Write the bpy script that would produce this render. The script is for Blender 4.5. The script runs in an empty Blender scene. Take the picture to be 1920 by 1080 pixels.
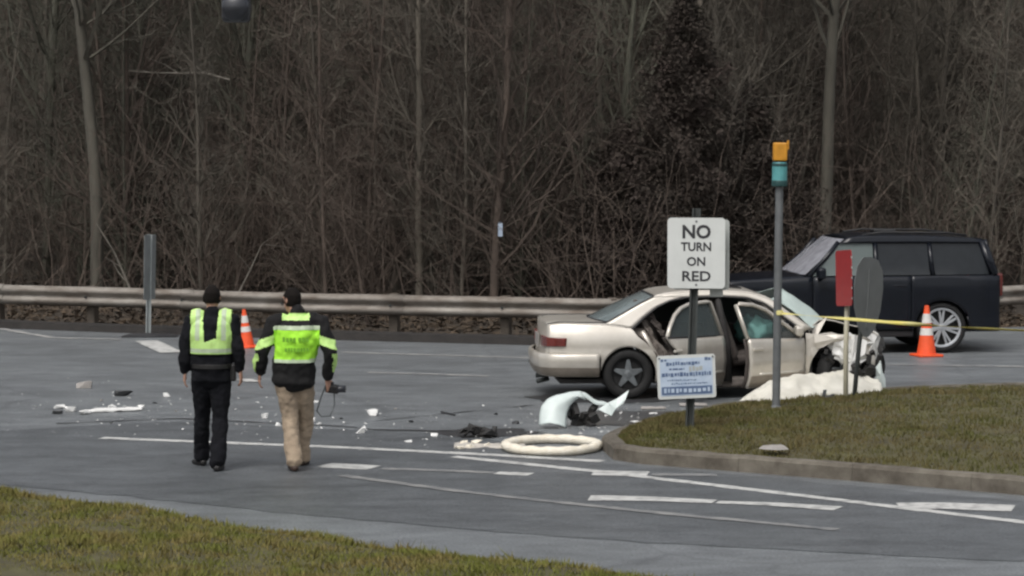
import bpy, bmesh, math, random
import numpy as np
from mathutils import Vector, Matrix, noise

random.seed(7)
rng = np.random.default_rng(7)
scene = bpy.context.scene
col = scene.collection

# ------------------------------------------------------------------ camera
F, W, HGT, HZ, CAMH = 5000.0, 1920.0, 1080.0, 250.0, 3.3
PITCH = math.atan((HGT / 2 - HZ) / F)
cam_data = bpy.data.cameras.new('camera')
cam_data.sensor_width = 36.0
cam_data.lens = 36.0 * F / W
cam_data.clip_start = 0.1
cam_data.clip_end = 2000
cam = bpy.data.objects.new('camera', cam_data)
col.objects.link(cam)
cam.location = (0, 0, CAMH)
cam.rotation_euler = (math.pi / 2 - PITCH, 0, 0)
scene.camera = cam

# ------------------------------------------------------------------ light
SUN_EL, SUN_AZ = math.radians(58), math.radians(205)   # high veiled sun, behind the camera
world = bpy.data.worlds.new('World')
scene.world = world
world.use_nodes = True
wn = world.node_tree.nodes
wl = world.node_tree.links
bg = wn['Background']
sky = wn.new('ShaderNodeTexSky')
sky.sky_type = 'NISHITA'
sky.sun_disc = False
sky.sun_elevation = SUN_EL
sky.sun_rotation = SUN_AZ
sky.dust_density = 6.0
sky.air_density = 1.0
hsv = wn.new('ShaderNodeHueSaturation')        # cloud cover: nearly grey light
hsv.inputs['Saturation'].default_value = 0.28
wl.new(sky.outputs[0], hsv.inputs['Color'])
wl.new(hsv.outputs[0], bg.inputs['Color'])
bg.inputs['Strength'].default_value = 0.10
sun_data = bpy.data.lights.new('sun', 'SUN')
sun_data.energy = 0.6
sun_data.angle = math.radians(25)
sun_data.color = (1.0, 0.97, 0.93)
sun = bpy.data.objects.new('sun', sun_data)
col.objects.link(sun)
sun.location = (0, -10, 40)
# direction towards the sun: azimuth measured like the sky node (0 = +Y, clockwise)
sd = Vector((math.sin(SUN_AZ) * math.cos(SUN_EL), math.cos(SUN_AZ) * math.cos(SUN_EL), math.sin(SUN_EL)))
sun.rotation_euler = sd.to_track_quat('Z', 'Y').to_euler()

scene.view_settings.view_transform = 'Standard'
scene.view_settings.look = 'None'
scene.view_settings.gamma = 1.0
scene.view_settings.use_curve_mapping = False
scene.view_settings.exposure = 0.68
scene.render.engine = 'CYCLES'
scene.cycles.use_denoising = True
scene.cycles.max_bounces = 5
scene.cycles.diffuse_bounces = 3
scene.cycles.glossy_bounces = 2
scene.cycles.use_adaptive_sampling = True
scene.cycles.adaptive_threshold = 0.02
scene.cycles.pixel_filter_type = 'BLACKMAN_HARRIS'
scene.cycles.filter_width = 2.4

# ------------------------------------------------------------------ helpers
cp, sp = math.cos(PITCH), math.sin(PITCH)
def G(px, py, z=0.0):
    """world point at height z that the photograph shows at (px, py)"""
    a, b = (px - W / 2) / F, (HGT / 2 - py) / F
    d = Vector((a, cp + b * sp, -sp + b * cp))
    t = (z - CAMH) / d.z
    return Vector((d.x * t, d.y * t, z))
def A(px, py, D):
    """world point at depth D"""
    a, b = (px - W / 2) / F, (HGT / 2 - py) / F
    d = Vector((a, cp + b * sp, -sp + b * cp))
    t = D / d.y
    return Vector((d.x * t, D, CAMH + d.z * t))
def lerp(a, b, t): return a + (b - a) * t
def sstep(a, b, x):
    t = min(1, max(0, (x - a) / (b - a)))
    return t * t * (3 - 2 * t)
def interp(pts, x):
    return float(np.interp(x, [p[0] for p in pts], [p[1] for p in pts]))

def nd(m, t, **kw):
    n = m.node_tree.nodes.new(t)
    for k, v in kw.items():
        if k in n.inputs: n.inputs[k].default_value = v
        else: setattr(n, k, v)
    return n
MATS = {}
def mat(name, c, rough=0.7, metal=0.0, var=0.25, scale=6.0, c2=None, bump=0.0, bscale=40.0, rvar=0.0,
        rand=0.0, coat=0.0, spec=0.5, trans=0.0, alpha=1.0, stretch=(1, 1, 1), contrast=(0.3, 0.7)):
    """procedural principled material: two tones mixed by noise, fine bump, optional per-object shade"""
    m = bpy.data.materials.new(name)
    m.use_nodes = True
    nt = m.node_tree
    L = nt.links.new
    p = nt.nodes['Principled BSDF']
    if c2 is None: c2 = tuple(max(0, x * (1 - var)) for x in c)
    tc = nd(m, 'ShaderNodeTexCoord')
    mp = nd(m, 'ShaderNodeMapping', Scale=stretch)
    L(tc.outputs['Object'], mp.inputs[0])
    n = nd(m, 'ShaderNodeTexNoise', Scale=scale, Detail=5.0, Roughness=0.62)
    L(mp.outputs[0], n.inputs['Vector'])
    mr = nd(m, 'ShaderNodeMapRange')
    mr.inputs[1].default_value, mr.inputs[2].default_value = contrast
    L(n.outputs['Fac'], mr.inputs[0])
    mx = nd(m, 'ShaderNodeMix', data_type='RGBA')
    mx.inputs[6].default_value = (*c, 1)
    mx.inputs[7].default_value = (*c2, 1)
    L(mr.outputs[0], mx.inputs[0])
    out = mx.outputs[2]
    if rand:
        oi = nd(m, 'ShaderNodeObjectInfo')
        r2 = nd(m, 'ShaderNodeMapRange')
        r2.inputs[3].default_value, r2.inputs[4].default_value = 1 - rand, 1 + rand
        L(oi.outputs['Random'], r2.inputs[0])
        h = nd(m, 'ShaderNodeHueSaturation')
        L(r2.outputs[0], h.inputs['Value'])
        L(out, h.inputs['Color'])
        out = h.outputs[0]
    L(out, p.inputs['Base Color'])
    p.inputs['Roughness'].default_value = rough
    p.inputs['Metallic'].default_value = metal
    p.inputs['Coat Weight'].default_value = coat
    p.inputs['Specular IOR Level'].default_value = spec
    p.inputs['Transmission Weight'].default_value = trans
    p.inputs['Alpha'].default_value = alpha
    if rvar:
        r3 = nd(m, 'ShaderNodeMapRange')
        r3.inputs[3].default_value, r3.inputs[4].default_value = rough - rvar, rough + rvar
        L(n.outputs['Fac'], r3.inputs[0])
        L(r3.outputs[0], p.inputs['Roughness'])
    if bump:
        b = nd(m, 'ShaderNodeBump', Strength=bump, Distance=0.01)
        n2 = nd(m, 'ShaderNodeTexNoise', Scale=bscale, Detail=3.0)
        L(tc.outputs['Object'], n2.inputs['Vector'])
        L(n2.outputs['Fac'], b.inputs['Height'])
        L(b.outputs[0], p.inputs['Normal'])
    MATS[name] = m
    return m

def link(name, me, parent=None):
    o = bpy.data.objects.new(name, me)
    col.objects.link(o)
    if parent: o.parent = parent
    return o
def mk(name, verts, faces, m, parent=None, smooth=False, solid=0.0, offset=-1, bevel=0.0):
    me = bpy.data.meshes.new(name)
    me.from_pydata([tuple(v) for v in verts], [], [tuple(f) for f in faces])
    bm = bmesh.new(); bm.from_mesh(me)
    bmesh.ops.recalc_face_normals(bm, faces=bm.faces)
    bm.to_mesh(me); bm.free()
    if smooth: me.polygons.foreach_set('use_smooth', [True] * len(me.polygons))
    me.materials.append(MATS[m] if isinstance(m, str) else m)
    o = link(name, me, parent)
    if solid:
        s = o.modifiers.new('solid', 'SOLIDIFY'); s.thickness = solid; s.offset = offset
    if bevel:
        b = o.modifiers.new('bevel', 'BEVEL'); b.width = bevel; b.segments = 2; b.limit_method = 'ANGLE'
    return o
def mk_np(name, verts, faces, m, parent=None, smooth=False):
    """fast mesh from numpy arrays; faces is (n,3) or (n,4)"""
    verts = np.asarray(verts, dtype=np.float32); faces = np.asarray(faces, dtype=np.int32)
    me = bpy.data.meshes.new(name)
    k = faces.shape[1]
    me.vertices.add(len(verts)); me.vertices.foreach_set('co', verts.ravel())
    me.loops.add(faces.size); me.loops.foreach_set('vertex_index', faces.ravel())
    me.polygons.add(len(faces))
    me.polygons.foreach_set('loop_start', np.arange(0, faces.size, k, dtype=np.int32))
    me.polygons.foreach_set('use_smooth', np.full(len(faces), smooth))
    me.update(calc_edges=True)
    me.validate()
    me.materials.append(MATS[m])
    return link(name, me, parent)
def tag(o, label, cat, group=None):
    o['label'] = label; o['category'] = cat
    if group: o['group'] = group
    return o
def structure(o):
    o['kind'] = 'structure'; return o
def stuff(o):
    o['kind'] = 'stuff'; return o
def empty(name, loc=(0, 0, 0), rz=0.0):
    o = bpy.data.objects.new(name, None)
    o.empty_display_size = 0.2
    col.objects.link(o)
    o.location = loc; o.rotation_euler = (0, 0, rz)
    return o

class MB:
    """collects simple solids into one mesh"""
    def __init__(s): s.v, s.f = [], []
    def add(s, vs, fs):
        n = len(s.v); s.v += [Vector(v) for v in vs]; s.f += [[i + n for i in f] for f in fs]; return s
    def box(s, c, d, rot=None):
        x, y, z = d[0] / 2, d[1] / 2, d[2] / 2
        vs = [Vector((a * x, b * y, e * z)) for a in (-1, 1) for b in (-1, 1) for e in (-1, 1)]
        if rot: vs = [rot @ v for v in vs]
        return s.add([v + Vector(c) for v in vs], [(0, 1, 3, 2), (4, 6, 7, 5), (0, 4, 5, 1), (2, 3, 7, 6), (0, 2, 6, 4), (1, 5, 7, 3)])
    def tube(s, pts, rad, n=8, cap=True):
        pts = [Vector(p) for p in pts]
        if not hasattr(rad, '__len__'): rad = [rad] * len(pts)
        base = len(s.v); k = len(pts)
        for i, p in enumerate(pts):
            t = (pts[min(i + 1, k - 1)] - pts[max(i - 1, 0)]).normalized()
            ref = Vector((0, 0, 1)) if abs(t.z) < 0.9 else Vector((1, 0, 0))
            a = t.cross(ref).normalized(); b = t.cross(a)
            for j in range(n):
                q = 2 * math.pi * j / n
                s.v.append(p + (a * math.cos(q) + b * math.sin(q)) * rad[i])
        for i in range(k - 1):
            for j in range(n):
                j2 = (j + 1) % n
                s.f.append([base + i * n + j, base + i * n + j2, base + (i + 1) * n + j2, base + (i + 1) * n + j])
        if cap:
            s.f.append([base + j for j in range(n)][::-1]); s.f.append([base + (k - 1) * n + j for j in range(n)])
        return s
    def lathe(s, prof, n=24, axis='z', c=(0, 0, 0), closed=False):
        base = len(s.v); k = len(prof); c = Vector(c)
        for r, h in prof:
            for j in range(n):
                q = 2 * math.pi * j / n
                p = Vector((r * math.cos(q), r * math.sin(q), h))
                if axis == 'y': p = Vector((p.x, p.z, p.y))
                s.v.append(p + c)
        for i in range(k if closed else k - 1):
            i2 = (i + 1) % k
            for j in range(n):
                j2 = (j + 1) % n
                s.f.append([base + i * n + j, base + i * n + j2, base + i2 * n + j2, base + i2 * n + j])
        if not closed:
            s.f.append([base + j for j in range(n)][::-1]); s.f.append([base + (k - 1) * n + j for j in range(n)])
        return s
    def grid(s, fn, nu, nv):
        base = len(s.v)
        for i in range(nu + 1):
            for j in range(nv + 1):
                s.v.append(Vector(fn(i / nu, j / nv)))
        for i in range(nu):
            for j in range(nv):
                a = base + i * (nv + 1) + j
                s.f.append([a, a + nv + 1, a + nv + 2, a + 1])
        return s
    def build(s, name, m, parent=None, **kw): return mk(name, s.v, s.f, m, parent, **kw)

def poly(pts):
    """callable curve through points, parameter by arc length"""
    P = [Vector(p) for p in pts]
    d = [0.0]
    for a, b in zip(P, P[1:]): d.append(d[-1] + (b - a).length)
    def f(t):
        s = t * d[-1]
        for i in range(len(P) - 1):
            if s <= d[i + 1] + 1e-9:
                return P[i].lerp(P[i + 1], (s - d[i]) / max(1e-9, d[i + 1] - d[i]))
        return P[-1]
    return f
def nz(v, s=1.0): return noise.noise(Vector(v) * s)

# ------------------------------------------------------------------ materials
def asphalt(name, c, crack=True):
    """aged asphalt: broad wear tones, blotches, aggregate speckle, thin cracks; all of them marks of the surface itself"""
    m = mat(name, c, 0.43, c2=tuple(x * .74 for x in c), scale=0.9, bump=0.6, bscale=110, rvar=0.14, stretch=(0.4, 1, 1), contrast=(0.35, 0.68))
    nt = m.node_tree; L = nt.links.new; p = nt.nodes['Principled BSDF']
    src = p.inputs['Base Color'].links[0].from_socket
    tc = nd(m, 'ShaderNodeTexCoord')
    def layer(src, scale, lo, hi, v0, v1, detail=4.0, st=(1, 1, 1)):
        mp = nd(m, 'ShaderNodeMapping', Scale=st); L(tc.outputs['Object'], mp.inputs[0])
        n = nd(m, 'ShaderNodeTexNoise', Scale=scale, Detail=detail, Roughness=0.7); L(mp.outputs[0], n.inputs['Vector'])
        r = nd(m, 'ShaderNodeMapRange'); r.inputs[1].default_value, r.inputs[2].default_value = lo, hi
        r.inputs[3].default_value, r.inputs[4].default_value = v0, v1
        L(n.outputs['Fac'], r.inputs[0])
        h = nd(m, 'ShaderNodeMix', data_type='RGBA', blend_type='MULTIPLY'); h.inputs[0].default_value = 1.0
        L(src, h.inputs[6]); L(r.outputs[0], h.inputs[7])
        return h.outputs[2]
    src = layer(src, 2.6, .38, .62, .78, 1.16, 6.0, (.55, 1, 1))
    src = layer(src, 38.0, .36, .64, .66, 1.34, 2.0)
    src = layer(src, 0.55, .56, .70, 1.0, .74, 6.0, (.6, 1, 1))
    if crack:
        nw = nd(m, 'ShaderNodeTexNoise', Scale=1.5, Detail=3.0); L(tc.outputs['Object'], nw.inputs['Vector'])
        mxv = nd(m, 'ShaderNodeMix', data_type='VECTOR'); mxv.inputs[0].default_value = 0.25
        L(tc.outputs['Object'], mxv.inputs[4]); L(nw.outputs['Color'], mxv.inputs[5])
        vo = nd(m, 'ShaderNodeTexVoronoi', feature='DISTANCE_TO_EDGE', Scale=0.33); L(mxv.outputs[1], vo.inputs['Vector'])
        r = nd(m, 'ShaderNodeMapRange'); r.inputs[1].default_value, r.inputs[2].default_value = .002, .009
        r.inputs[3].default_value, r.inputs[4].default_value = .80, 1.0
        L(vo.outputs['Distance'], r.inputs[0])
        h = nd(m, 'ShaderNodeMix', data_type='RGBA', blend_type='MULTIPLY'); h.inputs[0].default_value = 1.0
        L(src, h.inputs[6]); L(r.outputs[0], h.inputs[7]); src = h.outputs[2]
    L(src, p.inputs['Base Color'])
asphalt('asphalt', (0.166, 0.178, 0.186))
asphalt('asphalt_newer', (0.110, 0.119, 0.126), False)
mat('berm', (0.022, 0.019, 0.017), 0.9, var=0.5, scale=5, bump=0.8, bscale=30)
mat('fluid', (0.034, 0.035, 0.037), 0.32, c2=(0.06, 0.062, 0.065), scale=4)
mat('road_paint', (0.50, 0.50, 0.48), 0.6, c2=(0.16, 0.16, 0.16), scale=7, contrast=(0.45, 0.75))
mat('worn_paint', (0.40, 0.39, 0.37), 0.6, c2=(0.17, 0.175, 0.18), scale=5, contrast=(0.35, 0.65))
mat('faint_paint', (0.25, 0.248, 0.24), 0.6, c2=(0.12, 0.125, 0.13), scale=4, contrast=(0.35, 0.65))
mat('sign_pale_grey', (0.30, 0.325, 0.325), 0.6, 0.2, var=0.25, scale=4)
mat('tar', (0.03, 0.03, 0.032), 0.5)
mat('concrete', (0.165, 0.148, 0.12), 0.9, c2=(0.06, 0.05, 0.038), scale=3.5, bump=0.4)
mat('litter_soil', (0.058, 0.046, 0.034), 0.95, c2=(0.03, 0.024, 0.018), scale=2.2, bump=0.8, bscale=12)
mat('leaf', (0.105, 0.075, 0.048), 0.85, c2=(0.035, 0.027, 0.020), scale=1.5, rand=0)
mat('turf_soil', (0.090, 0.083, 0.034), 0.95, c2=(0.045, 0.038, 0.02), scale=3)
mat('grass_near', (0.130, 0.140, 0.030), 0.8, c2=(0.185, 0.150, 0.055), scale=2.6, spec=0.2, contrast=(0.4, 0.62))
mat('grass_island', (0.085, 0.088, 0.025), 0.8, c2=(0.125, 0.100, 0.045), scale=2.0, spec=0.2, contrast=(0.38, 0.62))
mat('bark', (0.118, 0.103, 0.082), 0.9, c2=(0.062, 0.054, 0.043), scale=3.0, rand=0.30, stretch=(1, 1, 0.25))
mat('bark_red', (0.098, 0.074, 0.058), 0.9, c2=(0.055, 0.042, 0.034), scale=3.0, rand=0.25)
mat('bark_olive', (0.094, 0.092, 0.068), 0.9, c2=(0.052, 0.052, 0.04), scale=3.0, rand=0.25, stretch=(1, 1, 0.25))
mat('bark_pale', (0.100, 0.092, 0.073), 0.9, c2=(0.055, 0.051, 0.04), scale=4.0, stretch=(1, 1, 0.2), rand=0.2)
mat('dead_wood', (0.22, 0.20, 0.17), 0.9, var=0.4, scale=5)
mat('cedar', (0.026, 0.022, 0.015), 0.9, c2=(0.034, 0.022, 0.018), scale=1.4)
mat('galvanised', (0.30, 0.28, 0.25), 0.65, 0.25, c2=(0.115, 0.092, 0.072), scale=1.8, stretch=(1, 1, 3))
mat('post_grey', (0.17, 0.18, 0.185), 0.6, 0.3, var=0.35, scale=5)
mat('post_dark', (0.055, 0.062, 0.06), 0.7, 0.1, var=0.4, scale=6)
mat('post_weathered_wood', (0.12, 0.10, 0.08), 0.9, var=0.4, scale=6)
mat('sign_white', (0.62, 0.64, 0.62), 0.45, var=0.12, scale=3)
mat('sign_edge', (0.42, 0.44, 0.42), 0.5, var=0.2)
mat('sign_black', (0.035, 0.035, 0.04), 0.5)
mat('sign_blue', (0.06, 0.10, 0.20), 0.55, c2=(0.11, 0.16, 0.26), scale=14)
mat('sign_palewash', (0.50, 0.58, 0.68), 0.55, c2=(0.36, 0.45, 0.58), scale=9)
mat('sign_red', (0.36, 0.026, 0.03), 0.45, var=0.2, scale=8)
mat('sign_back', (0.19, 0.20, 0.20), 0.6, 0.3, var=0.2, scale=4)
mat('cream_post', (0.50, 0.47, 0.36), 0.6, var=0.2)
mat('amber', (0.60, 0.27, 0.02), 0.45, var=0.3, scale=10)
mat('teal', (0.10, 0.33, 0.34), 0.45, var=0.25, scale=10)
mat('teal_dark', (0.02, 0.07, 0.07), 0.5)
mat('signal_black', (0.018, 0.02, 0.027), 0.4, coat=0.4)
mat('cone_orange', (0.85, 0.10, 0.025), 0.5, var=0.2, scale=8)
mat('cone_white', (0.68, 0.66, 0.62), 0.4, var=0.15, scale=8)
mat('tape_yellow', (0.72, 0.60, 0.12), 0.4, c2=(0.66, 0.62, 0.30), scale=3)
mat('rubber', (0.011, 0.011, 0.011), 0.8, var=0.4, scale=10)
mat('rim_grey', (0.20, 0.22, 0.23), 0.45, 0.5, c2=(0.12, 0.13, 0.135), scale=9)
mat('rim_silver', (0.52, 0.54, 0.56), 0.35, 0.6, var=0.15)
mat('rim_dark', (0.03, 0.03, 0.03), 0.6)
mat('champagne', (0.62, 0.583, 0.522), 0.32, 0.42, c2=(0.46, 0.43, 0.375), scale=2.2, coat=0.25)
mat('taupe_cladding_shade', (0.30, 0.262, 0.22), 0.45, 0.3, c2=(0.20, 0.172, 0.142), scale=4)  # two-tone lower doors; on the bumper bottom, shade put into the colour
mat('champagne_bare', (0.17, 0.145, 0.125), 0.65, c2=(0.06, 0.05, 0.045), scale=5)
mat('white_plastic', (0.66, 0.66, 0.64), 0.5, var=0.2, scale=5)
mat('pale_green_plastic', (0.60, 0.67, 0.65), 0.45, var=0.15, scale=4)
mat('interior', (0.030, 0.028, 0.027), 0.85, var=0.5, scale=6)
mat('interior_brown', (0.075, 0.062, 0.055), 0.9, var=0.4, scale=6)
mat('airbag', (0.16, 0.36, 0.33), 0.8, c2=(0.09, 0.22, 0.20), scale=5)
mat('crash_dark', (0.028, 0.026, 0.024), 0.7, c2=(0.012, 0.012, 0.012), scale=9)
mat('tail_red', (0.15, 0.022, 0.016), 0.25, var=0.4, scale=12, coat=0.6)
mat('shattered_glass', (0.52, 0.60, 0.56), 0.4, c2=(0.38, 0.46, 0.43), scale=22, bump=0.5, bscale=60)
mat('glass_pale', (0.22, 0.26, 0.265), 0.12, c2=(0.13, 0.16, 0.165), scale=3, coat=0.5, spec=0.8)
mat('glass_dark', (0.016, 0.019, 0.022), 0.12, spec=0.35)
mat('navy_paint', (0.006, 0.008, 0.013), 0.26, 0.0, var=0.3, coat=0.1, spec=0.35)
mat('black_trim', (0.014, 0.014, 0.015), 0.6)
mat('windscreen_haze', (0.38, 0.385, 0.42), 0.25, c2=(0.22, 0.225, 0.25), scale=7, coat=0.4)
mat('side_glass', (0.10, 0.125, 0.125), 0.15, c2=(0.06, 0.075, 0.075), scale=3, spec=0.6)
mat('lamp_glass', (0.35, 0.36, 0.38), 0.15, coat=0.5)
mat('sock_white', (0.78, 0.74, 0.64), 0.9, c2=(0.66, 0.60, 0.48), scale=12, bump=0.8, bscale=60)
mat('powder', (0.55, 0.51, 0.45), 0.95, c2=(0.30, 0.285, 0.26), scale=8, bump=0.6, bscale=40)
mat('fragment_white', (0.72, 0.72, 0.70), 0.6, var=0.2, scale=10)
mat('fragment_grey', (0.32, 0.30, 0.28), 0.7, var=0.3, scale=10)
mat('fragment_black', (0.030, 0.032, 0.034), 0.6, var=0.3, scale=10)
mat('sheet_white', (0.66, 0.64, 0.57), 0.75, c2=(0.54, 0.52, 0.45), scale=4, bump=0.4, bscale=25)
mat('skin', (0.42, 0.24, 0.17), 0.6, var=0.15, scale=12)
mat('hair_black', (0.010, 0.008, 0.007), 0.9, spec=0.15, bump=0.6, bscale=120)
mat('navy_cloth', (0.0085, 0.009, 0.012), 0.95, c2=(0.005, 0.0055, 0.007), spec=0.2, scale=9, bump=0.4, bscale=50)
mat('charcoal_cloth', (0.015, 0.0145, 0.015), 0.9, c2=(0.009, 0.009, 0.0095), spec=0.25, scale=9, bump=0.4, bscale=50)
mat('khaki_cloth', (0.36, 0.285, 0.205), 0.9, c2=(0.27, 0.21, 0.15), scale=7, bump=0.5, bscale=40)
mat('lime_cloth', (0.40, 0.86, 0.045), 0.75, c2=(0.33, 0.72, 0.04), scale=9, bump=0.3, bscale=50)
mat('lime_pale', (0.55, 0.83, 0.28), 0.7, c2=(0.46, 0.68, 0.2), scale=9, bump=0.3, bscale=50)
mat('reflective', (0.50, 0.60, 0.42), 0.5, c2=(0.40, 0.48, 0.34), scale=20)
mat('lime_print', (0.17, 0.42, 0.025), 0.8)
mat('shoe_black', (0.014, 0.013, 0.013), 0.5)
mat('shoe_brown', (0.045, 0.026, 0.018), 0.6)
mat('strap_grey', (0.10, 0.11, 0.115), 0.8)

# ------------------------------------------------------------------ terrain and road
RAIL = [(-60, 66), (-30, 55.0), (-12, 47.3), (-7.8, 45.5), (-5.2, 44.3), (-3.65, 43.6), (-.6, 42.6), (1.42, 41.9), (3.0, 42.3), (5, 43.5), (8, 45.6), (14, 49), (60, 62)]
def rail_y(x): return interp(RAIL, x)
def terrain_z(x, y):
    d = y - rail_y(x)
    z = -0.03
    if d > 0.2: z += 0.25 * sstep(0.2, 3, d) + 0.10 * nz((x * .5, y * .5, 3))
    if d > 5: z += 9.5 * sstep(5, 46, d) + 0.3 * nz((x * .2, y * .2, 9)) * sstep(5, 12, d)
    return z
def verge_line(x):           # near edge of the road, y as a function of x
    a, b = G(105, 941), G(1100, 1074)
    return a.y + (x - a.x) * (b.y - a.y) / (b.x - a.x) + 0.12 * math.sin(x * 1.1) + 0.06 * math.sin(x * 3.7 + 1)

xs = np.concatenate([np.linspace(-400, -40, 10), np.linspace(-36, 36, 73), np.linspace(40, 400, 10)])
ys = np.concatenate([np.linspace(-120, 36, 14), np.linspace(38, 100, 63), np.linspace(110, 600, 12)])
V = [(x, y, terrain_z(x, y)) for x in xs for y in ys]
ny = len(ys)
Fc = [(i * ny + j, (i + 1) * ny + j, (i + 1) * ny + j + 1, i * ny + j + 1) for i in range(len(xs) - 1) for j in range(ny - 1)]
structure(mk('ground', V, Fc, 'litter_soil', smooth=True))

def road_far(x): return rail_y(x) - 0.55
xr = list(np.linspace(-55, -14, 12)) + list(np.linspace(-13, 13, 53)) + list(np.linspace(14, 55, 12))
mb = MB()
for x0, x1 in zip(xr, xr[1:]):
    n = 14
    for j in range(n):
        q = [(x, lerp(2.0, road_far(x), (j + k) / n), 0.0) for x, k in ((x0, 0), (x1, 0), (x1, 1), (x0, 1))]
        mb.add(q, [(0, 1, 2, 3)])
road = mb.build('road', 'asphalt')
bm = bmesh.new(); bm.from_mesh(road.data); bmesh.ops.remove_doubles(bm, verts=bm.verts, dist=1e-4)
bmesh.ops.recalc_face_normals(bm, faces=bm.faces); bm.to_mesh(road.data); bm.free()
structure(road)

top = [(-260, 822), (100, 803), (330, 791), (640, 806), (860, 814), (1130, 868), (1400, 893), (2300, 975)]
bot = [(-260, 880), (100, 918), (400, 948), (800, 988), (1200, 1017), (1600, 1038), (2300, 1072)]
tc_, bc_ = poly([G(*p) for p in top]), poly([G(*p) for p in bot])
structure(MB().grid(lambda u, v: tc_(u).lerp(bc_(u), v) + Vector((0, .07 * nz((u * 40, v * 9, 0)) * (v in (0, 1)) + .10 * nz((u * 9, v, 4)) * (v in (0, 1)), .004)), 160, 6).build('resurfaced_lane', 'asphalt_newer'))
def strip(name, pts, w, m, z=0.005, parent=None, wobble=0.012):
    """painted strip on the road, half-width constant, slightly ragged edges"""
    P = [G(*p) if len(p) == 2 else Vector(p) for p in pts]
    f = poly(P); L = sum((b - a).length for a, b in zip(P, P[1:])); n = max(4, int(L / 0.18))
    mb = MB(); vs = []
    for i in range(n + 1):
        t = i / n; p = f(t); q = (f(min(1, t + .01)) - f(max(0, t - .01))).normalized()
        s = Vector((-q.y, q.x, 0))
        ww = w if not callable(w) else w(t)
        vs += [p + s * (ww / 2 + random.uniform(-1, 1) * wobble) + Vector((0, 0, z)), p - s * (ww / 2 + random.uniform(-1, 1) * wobble) + Vector((0, 0, z))]
    o = mb.add(vs, [(2 * i, 2 * i + 1, 2 * i + 3, 2 * i + 2) for i in range(n)]).build(name, m, parent)
    return o
MZ = [0.0]
def mark(pts, w, m='road_paint', z=0.009):
    MZ[0] += .0003; o = strip('lane_marking', pts, w, m, z + MZ[0] - .0028); structure(o); return o
mark([(640, 661), (1010, 672), (1250, 677), (1660, 684), (2050, 690)], 0.14, 'worn_paint')
mark([(-60, 606), (100, 634), (228, 637)], 0.16, 'worn_paint')
mark([(690, 699), (800, 702), (915, 706)], 0.13, 'worn_paint')
mark([(190, 822), (420, 831), (600, 838), (870, 851), (1130, 866)], 0.17)
mark([(850, 857), (1120, 885), (1400, 918), (1690, 953), (2000, 990)], 0.15)
mark([(608, 873), (702, 878)], 0.34)
mark([(715, 880), (850, 884), (990, 891)], 0.16, 'faint_paint')
mark([(930, 888), (995, 891)], 0.22)
mark([(1112, 888), (1215, 890)], 0.36)
mark([(1222, 891), (1345, 892)], 0.2, 'faint_paint')
mark([(1105, 935), (1225, 937), (1340, 942)], lambda t: 0.34 - 0.12 * t)
mark([(1345, 943), (1450, 947), (1572, 955)], lambda t: 0.16 + 0.12 * t)
mark([(1685, 950), (1770, 950), (1900, 955)], 0.40)
mark([(640, 893), (880, 925), (1200, 960), (1570, 995)], 0.13, 'faint_paint')
mark([(274, 640), (322, 662)], 0.36)
mark([(455, 712), (478, 717)], 0.22)
for pts, w in (([(700, 806), (780, 808), (862, 810)], 0.10), ([(105, 795), (330, 785), (640, 800), (700, 806)], 0.05), ([(1000, 760), (700, 790)], 0.03)):
    structure(strip('tar_seam', pts, w, 'tar', z=0.0065, wobble=0.02))

# ------------------------------------------------------------------ low asphalt berm along the far edge
mb = MB()
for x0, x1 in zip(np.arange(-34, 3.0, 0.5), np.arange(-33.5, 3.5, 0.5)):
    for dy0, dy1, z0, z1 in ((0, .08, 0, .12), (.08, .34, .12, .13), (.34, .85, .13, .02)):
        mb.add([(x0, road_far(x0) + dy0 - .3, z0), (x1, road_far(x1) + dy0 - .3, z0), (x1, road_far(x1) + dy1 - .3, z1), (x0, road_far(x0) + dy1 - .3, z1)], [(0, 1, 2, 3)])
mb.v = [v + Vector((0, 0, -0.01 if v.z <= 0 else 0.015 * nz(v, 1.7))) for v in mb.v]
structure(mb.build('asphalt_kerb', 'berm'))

# ------------------------------------------------------------------ turf
def blades(name, pos, hmin, hmax, width, m, lean=0.5):
    n = len(pos)
    ang = rng.uniform(0, 2 * np.pi, n); h = rng.uniform(hmin, hmax, n)
    la = rng.uniform(0, 2 * np.pi, n); ll = rng.uniform(0, lean, n) * h
    dx, dy = np.cos(ang) * width / 2, np.sin(ang) * width / 2
    v = np.zeros((n, 3, 3))
    v[:, 0] = pos + np.stack([dx, dy, -0.005 * np.ones(n)], 1)
    v[:, 1] = pos - np.stack([dx, dy, 0.005 * np.ones(n)], 1)
    v[:, 2] = pos + np.stack([np.cos(la) * ll, np.sin(la) * ll, h], 1)
    hk = np.array([.55 + 1.1 * max(0, nz((a * 2.3, b * 2.3, 7)) + .35) for a, b, _ in pos]); v[:, 2] = pos + (v[:, 2] - pos) * hk[:, None]
    return stuff(mk_np(name, v.reshape(-1, 3), np.arange(n * 3).reshape(-1, 3), m))
def verge_z(x, y):
    e = verge_line(x) - y
    return 0.005 + 0.07 * sstep(0, 0.5, e) + 0.05 * nz((x, y, 0), .8) * sstep(0, .6, e) + 1.7 * sstep(4.5, 20, e)
mb = MB()
vx = list(np.linspace(-30, -7, 12)) + list(np.linspace(-6.5, 3, 39)) + list(np.linspace(3.5, 16, 12))
es = [0, .1, .25, .5, .8, 1.2, 1.8, 2.5, 3.5, 5, 7, 10, 14, 20, 26]
nv = len(es)
mb.v = [Vector((x, verge_line(x) - e, verge_z(x, verge_line(x) - e) if e else -0.01)) for x in vx for e in es]
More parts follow.
